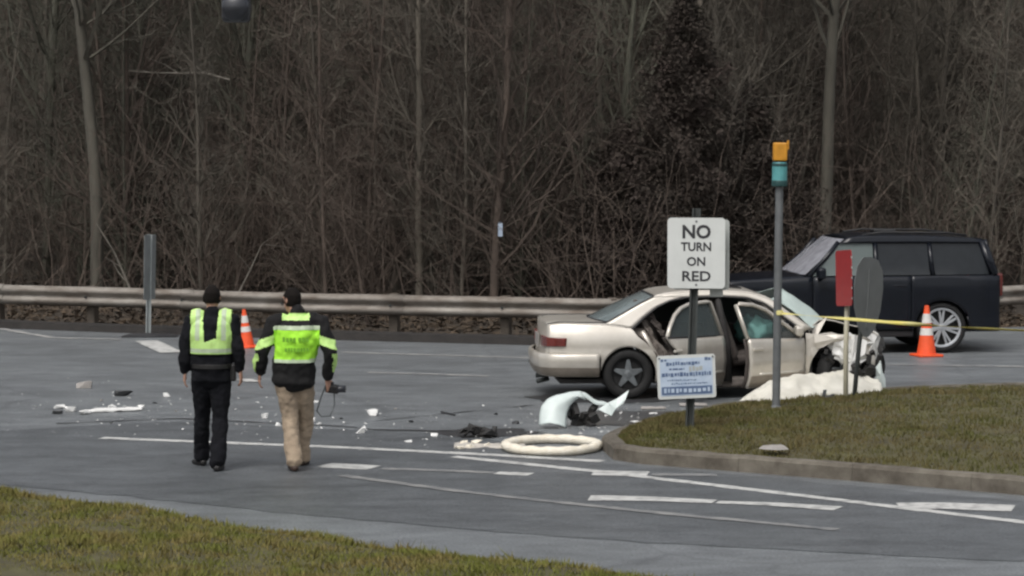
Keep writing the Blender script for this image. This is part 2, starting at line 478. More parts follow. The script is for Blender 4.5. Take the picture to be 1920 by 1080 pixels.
mb.f = [[i * nv + j, (i + 1) * nv + j, (i + 1) * nv + j + 1, i * nv + j + 1] for i in range(len(vx) - 1) for j in range(nv - 1)]
verge = structure(mb.build('verge', 'turf_soil', smooth=True))
N = 130000
px = rng.uniform(-6.5, 3.5, N); e = rng.beta(1.0, 1.15, N) * 6.5
dens = np.array([0.5 + 0.9 * nz((x, ee, 5), 1.6) for x, ee in zip(px, e)])
keep = (rng.uniform(0, 1, N) < 0.55 + dens * 0.5) & (e > rng.uniform(0, .12, N))
px, e = px[keep], e[keep]
py = np.array([verge_line(x) for x in px]) - e
pz = np.array([verge_z(x, y) for x, y in zip(px, py)])
ex = rng.uniform(-6.5, 3.5, 5000); ee = rng.normal(.02, .09, 5000)
ey = np.array([verge_line(x) for x in ex]) - ee
tuft = np.array([nz((x * 2.2, 3, 1)) for x in ex]) > -.05
ex, ey = ex[tuft], ey[tuft]
px, py, pz = np.concatenate([px, ex]), np.concatenate([py, ey]), np.concatenate([pz, np.full(len(ex), .006)])
blades('verge_grass', np.stack([px, py, pz], 1), 0.015, 0.055, 0.014, 'grass_near', 1.2)

# traffic island
IF = [(1128, 842), (1150, 862), (1200, 870), (1350, 882), (1500, 894), (1660, 907), (1815, 920), (1930, 930), (2200, 955)]
IB = [(1128, 842), (1160, 826), (1250, 803), (1350, 779), (1500, 760), (1650, 748), (1815, 741), (1930, 738), (2200, 732)]
fF, fB = [G(*p) for p in IF], [G(*p) for p in IB]
# the same turf also runs on to the right, outside the picture
fF.append(fF[-1] + (fF[-1] - fF[-2]) * 3); fB.append(fB[-1] + (fB[-1] - fB[-2]) * 3)
cF, cB = poly(fF), poly(fB)
def inset(c, t, d, side):
    q = (c(min(1, t + .004)) - c(max(0, t - .004))).normalized()
    return c(t) + Vector((-q.y, q.x, 0)) * d * side
KERB_W, KERB_H = 0.16, 0.15
# kerb: front face, top and back, cut into cast sections
kerb = structure(empty('kerb', fF[0]))
def kerb_run(c, side, t0, t1, nsec):
    for s in range(nsec):
        a, b = lerp(t0, t1, s / nsec), lerp(t0, t1, (s + 1) / nsec)
        g = (b - a) * 0.0015
        mb = MB(); n = 8; prof = [(-.005, -.02), (0.0, KERB_H - .03), (.025, KERB_H), (KERB_W - .015, KERB_H + .004), (KERB_W, KERB_H - .02), (KERB_W, -.02)]
        jz = random.uniform(-.006, .006)
        for i in range(n + 1):
            t = lerp(a + g, b - g, i / n)
            for d, z in prof: 
                p = inset(c, t, d, side); mb.v.append(Vector((p.x, p.y, z + jz + .012 * nz((p.x * 4, p.y * 4, z)))) - fF[0])
        k = len(prof)
        mb.f = [[i * k + j, (i + 1) * k + j, (i + 1) * k + j + 1, i * k + j + 1] for i in range(n) for j in range(k - 1)]
        mb.f += [list(range(k)), list(range(n * k, n * k + k))[::-1]]
        mb.build('kerb_section', 'concrete', kerb)
kerb_run(cF, 1, 0.0, 1.0, 9)
kerb_run(cB, -1, 0.0, 1.0, 8)
def island_z(u, v, p):
    e = min(1, min(v, 1 - v) * 4)
    return KERB_H - .02 + 0.10 * sstep(0, 1, e) * sstep(.02, .12, u) + 0.03 * nz(p, 1.1) * sstep(0, .6, e)
def island_p(u, v):
    a, b = inset(cF, u, KERB_W - .005, 1), inset(cB, u, KERB_W - .005, -1)
    p = a.lerp(b, v)
    return Vector((p.x, p.y, island_z(u, v, p)))
T0 = 0.016
structure(MB().grid(lambda u, v: island_p(lerp(T0, 1, u), v), 90, 14).build('island_turf', 'turf_soil', smooth=True))
N = 46000
uu = T0 + rng.uniform(0, 1, N) ** 1.15 * 0.62; vv = rng.uniform(0.0, 1, N)
pos = np.array([island_p(u, v) for u, v in zip(uu, vv)])
blades('island_grass', pos, 0.015, 0.055, 0.016, 'grass_island', 0.9)
# concrete pad of the island nose
nose = [inset(cF, .001, .05, 1), inset(cF, .035, KERB_W, 1), inset(cB, .035, KERB_W, -1)]

# ------------------------------------------------------------------ woods
def segs_to_mesh(name, segs, m, sides, parent=None):
    S = np.array([(*a, *b, ra, rb) for a, b, ra, rb in segs])
    p0, p1, r0, r1 = S[:, 0:3], S[:, 3:6], S[:, 6], S[:, 7]
    d = p1 - p0; L = np.linalg.norm(d, axis=1, keepdims=True) + 1e-9; d = d / L
    ref = np.where(np.abs(d[:, 2:3]) < 0.9, np.array([[0, 0, 1.0]]), np.array([[1.0, 0, 0]]))
    a = np.cross(d, ref); a /= np.linalg.norm(a, axis=1, keepdims=True); b = np.cross(d, a)
    n = len(S); k = sides
    q = np.arange(k) * 2 * np.pi / k
    ring = a[:, None, :] * np.cos(q)[None, :, None] + b[:, None, :] * np.sin(q)[None, :, None]
    v = np.concatenate([p0[:, None] + ring * r0[:, None, None], p1[:, None] + ring * r1[:, None, None]], 1).reshape(-1, 3)
    base = (np.arange(n) * 2 * k)[:, None]
    j = np.arange(k); j2 = (j + 1) % k
    f = np.stack([base + j, base + j2, base + k + j2, base + k + j], 2).reshape(-1, 4)
    return mk_np(name, v, f, m, parent, smooth=sides > 4)
R = random.Random(11)
def rvec(s): return Vector((R.gauss(0, s), R.gauss(0, s), R.gauss(0, s)))
def branch(segs, p, d, L, r, lev, maxlev, up=0.08, kids=(5, 9)):
    n = max(2, int(L / (0.45 if lev < 2 else 0.25))); step = L / n
    pts = [p]
    for i in range(n):
        d = (d + rvec(0.13 if lev < 2 else 0.2) + Vector((0, 0, up))).normalized()
        q = p + d * step
        t0, t1 = i / n, (i + 1) / n
        segs.append((p, q, r * (1 - .75 * t0), max(.0035, r * (1 - .75 * t1))))
        p = q; pts.append((p, d))
    if lev < maxlev:
        for _ in range(R.randint(*kids)):
            i = R.randint(max(1, n // 4), n)
            if i >= len(pts): continue
            bp, bd = pts[i]
            nd_ = (bd + rvec(0.75)).normalized()
            branch(segs, bp, nd_, L * R.uniform(.3, .6), max(.005, r * (1 - .75 * i / n) * R.uniform(.45, .7)), lev + 1, maxlev, up * .6, kids)
def gen_tree(h, r, low, nb, maxlev, lean=0.03, bl=0.28, kids=(4, 7)):
    trunk, crown = [], []
    p = Vector((0, 0, -0.4)); d = Vector((R.gauss(0, lean), R.gauss(0, lean), 1)).normalized()
    n = int(h / 0.6); path = []
    for i in range(n):
        d = (d + Vector((R.gauss(0, .022), R.gauss(0, .022), .03))).normalized()
        q = p + d * (h / n)
        ra, rb = r * (1 - i / n) ** .75 + .008, r * (1 - (i + 1) / n) ** .75 + .008
        if i == 0: ra *= 1.35
        trunk.append((p, q, ra, rb)); path.append((q, d, rb)); p = q
    for _ in range(nb):
        t = low + (1 - low) * R.random() ** 1.5
        i = min(n - 1, int(t * n)); bp, bd, br = path[i]
        az = R.uniform(0, 2 * math.pi); el = R.uniform(.45, 1.3)
        bd = Vector((math.cos(az) * math.cos(el), math.sin(az) * math.cos(el), math.sin(el)))
        branch(crown, bp, bd, (1.1 - .8 * t) * h * bl * R.uniform(.6, 1.2), max(.008, br * R.uniform(.3, .55)), 1, maxlev, .17, kids)
    return trunk, crown
protos = {}
def proto(key, n, args, bark, sides=7):
    out = []
    for i in range(n):
        tr, cr = gen_tree(*[a() if callable(a) else a for a in args])
        b = bark[i % len(bark)]
        t = segs_to_mesh('trunk', tr, b, sides); c = segs_to_mesh('crown', cr, b, 3)
        out.append((t.data, c.data)); bpy.data.objects.remove(t); bpy.data.objects.remove(c)
    protos[key] = out
U = lambda a, b: (lambda: R.uniform(a, b))
proto('tall', 7, (U(11, 15), U(.05, .09), .05, 46, 3, .025, .20), ['bark', 'bark_olive', 'bark', 'bark_red'])
proto('pale', 2, (U(15, 16), U(.11, .125), .30, 30, 3, .002), ['bark_pale'])
proto('dark', 2, (U(12, 14), U(.07, .085), .08, 40, 3, .01, .2), ['bark_red', 'bark'])
proto('sapling', 10, (U(7, 11), U(.022, .045), .02, 48, 3, .06, .17), ['bark', 'bark_red', 'bark_olive'], 5)

def plant_tree(kind, x, y, label, group, name='bare_tree', cat='tree', scl=1.0, rz=None):
    t, c = R.choice(protos[kind])
    o = empty(name, (x, y, terrain_z(x, y)), R.uniform(0, 6.28) if rz is None else rz)
    o.scale = (scl, scl, scl)
    link('trunk', t, o); link('crown', c, o)
    return tag(o, label, cat, group)
def dpx(px, D): return (px - W / 2) / F * D
def woods_xy(dmin, dmax, n, mind):
    pts = []; tries = 0
    while len(pts) < n and tries < 40000:
        tries += 1
        d = dmin + (dmax - dmin) * R.random() ** .8
        x = R.uniform(-15, 15) * (40 + d) / 60
        y = rail_y(x) + d
        if abs(x) > y * .192 + 2.2: continue
        if y < 46.5 and 1050 < 960 + x / y * F < 1500 and dmin < 2.55: continue
        if all((x - a) ** 2 + (y - b) ** 2 > mind * mind for a, b in pts): pts.append((x, y))
    return pts
# trees that can be singled out
plant_tree('pale', dpx(182, 47.6), 47.6, 'tall bare tree with a straight pale grey trunk left of the narrow sign post', None)
plant_tree('pale', dpx(1542, 47.5), 47.5, 'tall bare tree with pale greenish trunk rising behind the dark sport utility vehicle', None)
dark_tree = plant_tree('dark', dpx(742, 47.6), 47.6, 'dark brown bare trunk behind the guardrail between the walkers and the sedan', None)
marker_tree = plant_tree('dark', dpx(925, 44.9), 44.9, 'dark bare tree carrying a small pale blue marker plate', None)
for x, y in woods_xy(2.6, 36, 190, 0.7):
    plant_tree('tall', x, y, 'leafless grey brown forest tree in the dense woods behind the guardrail', 'bare trees of the woods', scl=R.uniform(.8, 1.15))
for x, y in woods_xy(1.6, 24, 290, 0.42):
    plant_tree('sapling', x, y, 'thin leafless sapling in the tangled undergrowth behind the guardrail', 'saplings of the woods', 'sapling', 'sapling', R.uniform(.75, 1.2))
# thicket: tangled stems nobody could count
segs = []
for k in range(330):
    d = 1.0 + 18 * R.random() ** 1.4
    x = R.uniform(-14, 14); y = rail_y(x) + d
    for s in range(R.randint(3, 6)):
        az = R.uniform(0, 6.28); el = R.uniform(.7, 1.45)
        branch(segs, Vector((x + R.gauss(0, .15), y + R.gauss(0, .15), terrain_z(x, y) - .05)), Vector((math.cos(az) * math.cos(el), math.sin(az) * math.cos(el), math.sin(el))), R.uniform(1.0, 3.6), R.uniform(.007, .015), 1, 2, .03, (4, 7))
tag(stuff(segs_to_mesh('undergrowth', segs, 'bark_red', 3)), 'tangled leafless brush filling the edge of the woods', 'undergrowth')
# evergreen cedar
def cedar(x, y, h, w, label):
    o = empty('cedar_tree', (x, y, terrain_z(x, y)))
    tr = [(Vector((0, 0, -.3)), Vector((.05, 0, h * .5)), .11, .07), (Vector((.05, 0, h * .5)), Vector((0, 0, h)), .07, .012)]
    segs_to_mesh('trunk', tr, 'bark_red', 7, o)
    n = 42000
    t = rng.beta(1.1, 1.5, n); ang = rng.uniform(0, 2 * np.pi, n)
    lob = 1 + .35 * np.sin(ang * 5 + t * 23) + .25 * np.sin(ang * 3 - t * 41)
    rad = w * (1 - t) ** .8 * lob * np.sqrt(rng.uniform(.15, 1, n)) + .03
    c = np.stack([rad * np.cos(ang), rad * np.sin(ang), .25 + t * (h - .2) + rng.normal(0, .05, n) + rad * .25], 1)
    v = c[:, None, :] + rng.normal(0, .027, (n, 3, 3))
    mk_np('crown', v.reshape(-1, 3), np.arange(n * 3).reshape(-1, 3), 'cedar', o)
    tag(o, label, 'tree')
cedar(dpx(1285, 44.9), 44.9, 5.5, 1.35, 'dark reddish evergreen cedar behind the no turn sign, taller than the other cedars')
cedar(dpx(1165, 45.5), 45.5, 3.2, 1.0, 'low dark evergreen cedar in the woods above the sedan roof')
cedar(dpx(1400, 46), 46, 3.9, 1.3, 'low dark evergreen cedar in the woods above the dark vehicle bonnet')
# leaning dead limbs
def limb(p, q, r, label, kids=4):
    s = []; d = (q - p)
    branch(s, p, d.normalized(), d.length, r, 1, 2, 0.0, (kids, kids + 2))
    o = segs_to_mesh('fallen_limb', s, 'dead_wood', 6)
    tag(o, label, 'limb')
def treez(x, y): return terrain_z(x, y)
limb(A(430, 150, 49), A(255, 62, 49), .030, 'pale broken limb caught high between trees above the walkers')
limb(A(1470, 262, 46.5), A(1380, 135, 46.5), .024, 'pale dead limb slanting down behind the amber topped pole', 2)
limb(Vector((*A(262, 500, 46.8).xy, .1)), A(195, 412, 46.8), .030, 'pale dead stem leaning left of the narrow sign post', 2)
limb(Vector((*A(425, 545, 45.6).xy, .1)), A(470, 450, 45.6), .024, 'thin pale stem leaning right above the guardrail behind the walkers', 2)

# leaf litter on the bank
n = 26000
lx = rng.uniform(-13, 9, n); ld = rng.beta(1.0, 2.2, n) * 10 - .5
ly = np.array([rail_y(x) for x in lx]) + ld
lz = np.array([terrain_z(x, y) for x, y in zip(lx, ly)])
c = np.stack([lx, ly, lz + .02], 1)
v = c[:, None, :] + rng.normal(0, 1, (n, 3, 3)) * np.array([.055, .055, .025])
tag(stuff(mk_np('leaf_litter', v.reshape(-1, 3), np.arange(n * 3).reshape(-1, 3), 'leaf')), 'brown fallen leaves covering the bank behind the guardrail', 'leaves')

# ------------------------------------------------------------------ guardrail
gr = tag(empty('guardrail', (-7.8, 45.5, 0)), 'weathered corrugated steel guardrail on posts in front of the woods', 'guardrail')
g0 = Vector((-7.8, 45.5, 0))
RP = [Vector((x, y, 0)) for x, y in RAIL if -31 < x < 15]
rc = poly(RP); RL = sum((b - a).length for a, b in zip(RP, RP[1:]))
prof = [(0.0, .385), (-.02, .40), (-.078, .435), (-.083, .47), (-.078, .50), (-.01, .54), (-.003, .555), (-.01, .57), (-.078, .61), (-.083, .64), (-.078, .67), (-.02, .705), (0.0, .72)]
SEG = 3.81
nseg = int(RL / SEG)
for s in range(nseg):
    mb = MB(); n = 6; k = len(prof); dz = random.uniform(-.012, .012)
    for i in range(n + 1):
        t = min(1, (s * SEG + (SEG + .25) * i / n) / RL)
        p = rc(t); q = (rc(min(1, t + .003)) - rc(max(0, t - .003))).normalized(); nrm = Vector((-q.y, q.x, 0))
        for d, z in prof: mb.v.append(p - g0 + nrm * (d - .004 * (s % 2)) + Vector((0, 0, z - .03 + dz + .01 * nz((p.x, s, 0), .7))))
    mb.f = [[i * k + j, (i + 1) * k + j, (i + 1) * k + j + 1, i * k + j + 1] for i in range(n) for j in range(k - 1)]
    mb.build('rail_panel', 'galvanised', gr, smooth=True, solid=.004)
for s in range(nseg * 2):
    t = s * SEG / 2 / RL
    p = rc(t); q = (rc(min(1, t + .003)) - rc(max(0, t - .003))).normalized()
    rot = Matrix.Rotation(math.atan2(q.y, q.x), 3, 'Z'); nrm = Vector((-q.y, q.x, 0))
    MB().box(p - g0 + nrm * .20 + Vector((0, 0, .2)), (.15, .15, 1.0), rot).build('post', 'post_weathered_wood', gr, bevel=.01)
    MB().box(p - g0 + nrm * .06 + Vector((0, 0, .53)), (.15, .115, .33), rot).build('blockout', 'post_weathered_wood', gr, bevel=.008)
    MB().lathe([(.001, -.10), (.018, -.10), (.018, -.02), (.001, -.02)], 8, 'y', p - g0 + Vector((0, 0, .525))).build('bolt', 'post_dark', gr)

# ------------------------------------------------------------------ cars: shared pieces
def wheel(parent, c, r, w, rimr, spokes, side, rim_m='rim_silver', steer=0, double=False, tilt=0, dark_ring=False):
    wo = empty('wheel', c); wo.parent = parent; wo.rotation_euler = (tilt, 0, steer)
    h = w / 2; s = side
    MB().lathe([(rimr, -h * .8), (rimr + .03, -h), (r - .035, -h), (r - .008, -h * .75), (r, -h * .4), (r, h * .4), (r - .008, h * .75), (r - .035, h), (rimr + .03, h), (rimr, h * .8)], 36, 'y', closed=True).build('tyre', 'rubber', wo, smooth=True)
    MB().lathe([(.005, s * h * .1), (rimr - .02, s * h * .1), (rimr + .005, s * h * .05), (rimr + .005, -s * h * .9)], 32, 'y').build('wheel_well', 'rim_dark', wo, smooth=False)
    mb = MB()
    (MB() if dark_ring else mb).lathe([(rimr - .022, s * h * .55), (rimr - .022, s * h * .92), (rimr + .012, s * h * .97), (rimr + .012, s * h * .55)], 36, 'y', closed=True)
    mb.lathe([(.001, s * h * .2), (.055, s * h * .2), (.05, s * h * .85), (.02, s * h * .9), (.001, s * h * .9)], 16, 'y')
    for k in range(spokes):
        a = 2 * math.pi * k / spokes + math.pi / 2
        offs = (-.13, .13) if double else (0,)
        for o in offs:
            w0, w1 = (.018, .016) if double else (.050, .018)
            d = Vector((math.cos(a + o), 0, math.sin(a + o))); t = Vector((-d.z, 0, d.x))
            vs = []
            for rr, ww, yy in ((.03, w0, .82), (rimr - .015, w1, .80)):
                for yo in (0, -.25):
                    vs += [d * rr + t * ww + Vector((0, s * h * (yy + yo), 0)), d * rr - t * ww + Vector((0, s * h * (yy + yo), 0))]
            mb.add(vs, [(0, 1, 3, 2), (4, 6, 7, 5), (0, 4, 5, 1), (2, 3, 7, 6), (0, 2, 6, 4), (1, 5, 7, 3)])
    mb.build('rim', rim_m, wo, bevel=.004)
    return wo
def cols(x0, x1, n, dense=()):
    xs = set(np.linspace(x0, x1, n).tolist())
    for c, r in dense:
        for a in np.linspace(0, math.pi, 25):
            x = c + r * math.cos(a)
            if x0 <= x <= x1: xs.add(x)
    return sorted(xs)
def side_panel(xs, zb, zt, yf, nz_=8):
    """column patch between two curves, mapped on the flank"""
    mb = MB(); k = nz_ + 1
    for x in xs:
        a, b = zb(x), zt(x)
        for j in range(k):
            z = lerp(a, b, j / nz_); mb.v.append(Vector((x, yf(x, z), z)))
    mb.f = [[i * k + j, (i + 1) * k + j, (i + 1) * k + j + 1, i * k + j + 1] for i in range(len(xs) - 1) for j in range(nz_)]
    return mb
def ruled(cA, cB, fn, nu=16, nv=6):
    """patch between two (x, z) curves, mapped by fn"""
    return MB().grid(lambda u, v: fn(*(cA(u).lerp(cB(u), v))[:2]), nu, nv)
def p2(pts): return poly([(a, b, 0) for a, b in pts])

# ------------------------------------------------------------------ wrecked sedan
def build_sedan():
    HEAD = math.radians(4)
    c0 = G(1178, 749)
    rot = Matrix.Rotation(HEAD, 3, 'Z')
    org = c0 - rot @ Vector((-1.30, -.83, 0))
    car = tag(empty('wrecked_sedan', org, HEAD), 'champagne sedan with crushed front, doors standing open and deployed airbag', 'car')
    def hw(x, z):           # half width of the body shell
        w = .865
        if x < -1.7: w -= .13 * ((-1.7 - x) / .65) ** 2
        if x > 1.3: w -= .12 * ((x - 1.3) / .7) ** 2
        if z < .45: w -= .10 * ((.45 - z) / .27) ** 2
        elif z < .62: w += .012 * math.sin((z - .45) / .17 * math.pi)
        if z > .66: w -= .16 * ((z - .66) / .22) ** 2 * .35 if z < .9 else .0667 + (z - .9) * .40
        return w
    AX, AR, HUB = -1.30, .342, .315
    def arch(x): 
        d = AR * AR - (x - AX) ** 2
        return HUB + math.sqrt(d) if d > 0 else 0
    edge = [(-1.25, .885), (-1.19, .79), (-1.09, .71), (-.99, .60), (-.925, .48), (-.89, .34), (-.87, .20)]
    AP_TOP = [(-1.25, .885), (-1.10, 1.02), (-.93, 1.15), (-.76, 1.225), (-.55, 1.265), (-.1, 1.275), (.22, 1.255), (.42, 1.19), (.70, .99), (.90, .84)]
    ROOF_E = [(-1.56, .955), (-1.36, 1.06), (-1.15, 1.175), (-.95, 1.27), (-.80, 1.305), (-.60, 1.322), (-.1, 1.33), (.25, 1.315), (.50, 1.24), (.78, 1.04), (1.0, .88)]
    for s in (-1, 1):
        yf = lambda x, z, s=s: s * hw(x, z)
        xs = cols(-2.30, -.872, 34, [(AX, AR)])
        zb = lambda x: (interp([(-2.3, .56), (-1.66, .52)], x) if x <= AX - AR else max(arch(x), .20) if x < AX + AR else .20)
        zt = lambda x: (interp([(-2.3, .93), (-2.1, .955), (-1.58, .945), (-1.25, .885)], x) if x <= -1.25 else interp(edge, x))
        side_panel(xs, zb, zt, yf, 10).build('rear_quarter_panel', 'champagne', car, smooth=True, solid=.02, offset=s)
        ruled(p2([(-1.60, .935), (-1.54, .963), (-1.36, 1.058), (-1.15, 1.172), (-.95, 1.267)]), p2([(-1.25, .882), (-1.10, 1.018), (-.93, 1.148), (-.76, 1.222), (-.6, 1.262)]), lambda x, z: (x, yf(x, z) , z), 16, 6).build('rear_pillar', 'champagne', car, smooth=True, solid=.02, offset=s)
        ruled(p2([(-.95, 1.268), (-.8, 1.302), (-.6, 1.319), (-.1, 1.327), (.25, 1.312), (.50, 1.238), (.78, 1.038), (1.0, .88)]), p2([(-.6, 1.262), (-.45, 1.27), (-.1, 1.278), (.22, 1.258), (.42, 1.192), (.70, .99), (.90, .84)]), lambda x, z: (x, yf(x, z), z), 24, 3).build('roof_side_rail', 'champagne', car, smooth=True, solid=.03, offset=s)
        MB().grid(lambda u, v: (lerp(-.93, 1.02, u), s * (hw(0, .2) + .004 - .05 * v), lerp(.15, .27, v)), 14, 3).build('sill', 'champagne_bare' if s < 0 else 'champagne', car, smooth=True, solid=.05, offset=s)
        # dark seal along the aperture
        m = MB(); m.tube([(x, s * (hw(x, z) + .004), z - .012) for x, z in AP_TOP], .014, 6); m.build('door_seal', 'black_trim', car)
    # door jamb of the rear opening (near side): inner skin behind the quarter edge
    ruled(p2([(a, b) for a, b in edge]), p2([(a + .20, b - .02) for a, b in edge]), lambda x, z: (x, -hw(x, z) + .10 + .25 * (x + 1.2), z), 14, 4).build('door_jamb', 'champagne_bare', car, smooth=True, solid=.01)
    m = MB(); m.tube([(-1.12, -.72, .84), (-1.02, -.735, .66), (-.90, -.75, .45), (-.80, -.76, .24)], .035, 8); m.build('jamb_rib', 'champagne', car, smooth=True)
    m = MB(); m.tube([(-.06, -.77, .22), (-.07, -.76, .70), (-.12, -.70, 1.0), (-.16, -.60, 1.27)], [.07, .06, .045, .04], 8); m.build('centre_pillar', 'interior', car, smooth=True)
    m = MB(); m.tube([(-.06, .77, .22), (-.07, .76, .70), (-.12, .70, 1.0), (-.16, .60, 1.27)], [.07, .06, .045, .04], 8); m.build('centre_pillar', 'interior', car, smooth=True)
    # roof with sunroof
    def roof_pt(u, v):
        x = lerp(-.96, .50, u); e = interp(ROOF_E, x); w = hw(x, e) - .002
        y = lerp(-w, w, v); return (x, y, e + .045 * (1 - (2 * v - 1) ** 2) * math.sin(math.pi * (.12 + .80 * u)) + .004)
    MB().grid(roof_pt, 24, 16).build('roof', 'champagne', car, smooth=True, solid=.02)
    MB().grid(lambda u, v: tuple(Vector(roof_pt(lerp(.52, .78, u), lerp(.22, .78, v))) + Vector((0, 0, .006))), 8, 8).build('sunroof', 'glass_dark', car, smooth=True)
    m = MB(); q = [Vector(roof_pt(u, v)) + Vector((0, 0, .008)) for u, v in ((.52, .22), (.52, .78), (.78, .78), (.78, .22), (.52, .22))]; m.tube(q, .012, 5); m.build('sunroof_seal', 'black_trim', car)
    # rear window, boot lid, tail
    def rw(u, v):
        x = lerp(-1.56, -.95, u); e = interp(ROOF_E, x); w = hw(x, e) - .06
        y = lerp(-w, w, v); return (x - .17 * (1 - (2 * v - 1) ** 2) * (1 - .6 * u), y, e - .004 + .03 * (1 - (2 * v - 1) ** 2) * math.sin(math.pi * (.2 + .5 * u)))
    MB().grid(rw, 14, 14).build('rear_window', 'glass_pale', car, smooth=True)
    m = MB()
    for v in (0, 1): m.tube([Vector(rw(u, v)) + Vector((0, 0, .004)) for u in np.linspace(0, 1, 10)], .012, 5)
    for u in (0, 1): m.tube([Vector(rw(u, v)) + Vector((0, 0, .004)) for v in np.linspace(0, 1, 10)], .012, 5)
    m.build('rear_window_seal', 'black_trim', car)
    def boot(u, v):
        x = lerp(-2.30, -1.55, u); w = hw(x, .93) - .03; y = lerp(-w, w, v)
        z = interp([(-2.3, .93), (-2.2, .958), (-1.72, .956), (-1.55, .948)], x)
        return (x - .03 * (1 - (2 * v - 1) ** 2) * (1 - u) - .15 * (1 - (2 * v - 1) ** 2) * u ** 3, y, z + .022 * (1 - (2 * v - 1) ** 2))
    bt = MB().grid(boot, 12, 14).build('boot_lid', 'champagne', car, smooth=True, solid=.02)
    def tail(u, v):
        y = lerp(-1, 1, v); z = lerp(.50, .945, u); x = -2.325 + .05 * u - .055 * (1 - y * y) + .06 * max(0, abs(y) - .8)
        w = hw(-2.3, z) - .006
        return (x, y * w, z + .028 * (1 - y * y) * u)
    MB().grid(tail, 8, 14).build('tail_panel', 'champagne', car, smooth=True, solid=.02)
    for s in (-1, 1):
        # wraparound lamp: part on the tail, part on the flank
        m = MB(); pts = []
        for k, (x, yy) in enumerate([(-2.365, .50), (-2.345, .66), (-2.31, .768), (-2.22, .812), (-2.09, .846)]):
            top = .785 - .004 * k; bot = .655 + .002 * k
            m.v += [Vector((x, s * yy, bot)), Vector((x, s * yy, top)), Vector((x + .05, s * (yy - .06), top)), Vector((x + .05, s * (yy - .06), bot))]
        m.f = [[4 * i + j, 4 * i + (j + 1) % 4, 4 * i + 4 + (j + 1) % 4, 4 * i + 4 + j] for i in range(4) for j in range(4)] + [[0, 1, 2, 3], [19, 18, 17, 16]]
        m.build('tail_light', 'tail_red', car, bevel=.008)
    m = MB(); m.box((-2.37, 0, .70), (.012, .52, .16)); m.build('number_plate', 'fragment_grey', car)
    # rear bumper swept around the corner
    path = [(-1.665, .868), (-1.9, .868), (-2.12, .85), (-2.27, .79), (-2.37, .66), (-2.42, .42), (-2.435, 0)]
    path = path + [(x, -y) for x, y in path[:-1][::-1]]
    pc = poly([(x, y, 0) for x, y in path])
    prof = [(-.02, .575), (.012, .57), (.03, .545), (.032, .47), (.02, .40), (.0, .33), (-.04, .285), (-.14, .27)]
    m = MB(); n = 60; k = len(prof)
    for i in range(n + 1):
        t = i / n; p = pc(t); q = (pc(min(1, t + .01)) - pc(max(0, t - .01))).normalized(); o = Vector((-q.y, q.x, 0))
        if o.dot(Vector((p.x + 1.0, p.y, 0))) < 0: o = -o
        for d, z in prof: m.v.append(p + o * d + Vector((0, 0, z)))
    m.f = [[i * k + j, (i + 1) * k + j, (i + 1) * k + j + 1, i * k + j + 1] for i in range(n) for j in range(k - 1)]
    m.build('rear_bumper', 'champagne', car, smooth=True, solid=.015)
    m = MB(); m.tube([(-1.3, .3, .24), (-2.1, .35, .22), (-2.36, .36, .20)], .03, 8); m.tube([(-2.25, -.30, .22), (-2.40, -.34, .19)], .03, 8); m.build('exhaust', 'post_dark', car, smooth=True)
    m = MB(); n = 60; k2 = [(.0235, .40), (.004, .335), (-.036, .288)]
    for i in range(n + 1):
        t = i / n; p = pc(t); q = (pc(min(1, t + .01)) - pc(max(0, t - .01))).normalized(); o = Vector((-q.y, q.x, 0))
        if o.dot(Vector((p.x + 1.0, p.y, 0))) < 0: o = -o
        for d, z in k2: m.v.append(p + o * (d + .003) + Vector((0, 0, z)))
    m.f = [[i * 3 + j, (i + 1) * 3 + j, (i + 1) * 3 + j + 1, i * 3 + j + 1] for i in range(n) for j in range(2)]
    m.build('lower_cladding_shade', 'taupe_cladding_shade', car, smooth=True)  # bumper underside shading painted on as a darker strip
    for v in (0, 1):
        m = MB(); m.tube([Vector(boot(u, v)) + Vector((0, (-.006 if v == 0 else .006), .002)) for u in np.linspace(0, 1, 12)], .006, 5); m.build('panel_gap', 'black_trim', car)
    # twisted inner metal in the torn rear opening
    def twist(name, pts, w, m_, sd):
        f = poly(pts); mb = MB()
        def fn(u, v):
            p = f(u); a = 1.6 * nz((u * 2.2, sd, 0)) + sd; e = Vector((math.cos(a), .5 * math.sin(a), .35 * math.sin(a * 1.7)))
            return p + e * w * (v - .5) * (1 + .7 * nz((u * 5, sd, 2))) + Vector((.03 * nz((u * 7, v * 3, sd)), .03 * nz((u * 7, v * 3, sd + 4)), .02 * nz((u * 9, v, sd))))
        mb.grid(fn, 18, 4).build(name, m_, car, solid=.006)
    twist('twisted_jamb_metal', [(-1.16, -.74, .84), (-1.04, -.78, .66), (-.95, -.80, .46), (-.86, -.82, .24)], .10, 'champagne_bare', 1)
    twist('twisted_jamb_metal', [(-1.10, -.66, .98), (-1.00, -.70, .80), (-.88, -.74, .60), (-.80, -.76, .34)], .12, 'champagne_bare', 4)
    twist('twisted_jamb_metal', [(-1.02, -.62, 1.08), (-.92, -.66, .92), (-.84, -.68, .78)], .14, 'interior_brown', 7)
    # floor, wheel housings, underside
    m = MB(); m.box((-.45, 0, .22), (3.4, 1.44, .06)); m.box((-1.95, 0, .42), (.55, 1.35, .22)); m.build('floor_pan', 'interior', car, bevel=.02)
    for s in (-1, 1):
        MB().grid(lambda u, v: (AX + (AR - .002) * math.cos(math.pi * u), s * lerp(.84, .50, v), HUB + (AR - .002) * math.sin(math.pi * u)), 20, 3).build('wheel_housing', 'black_trim', car, smooth=True)
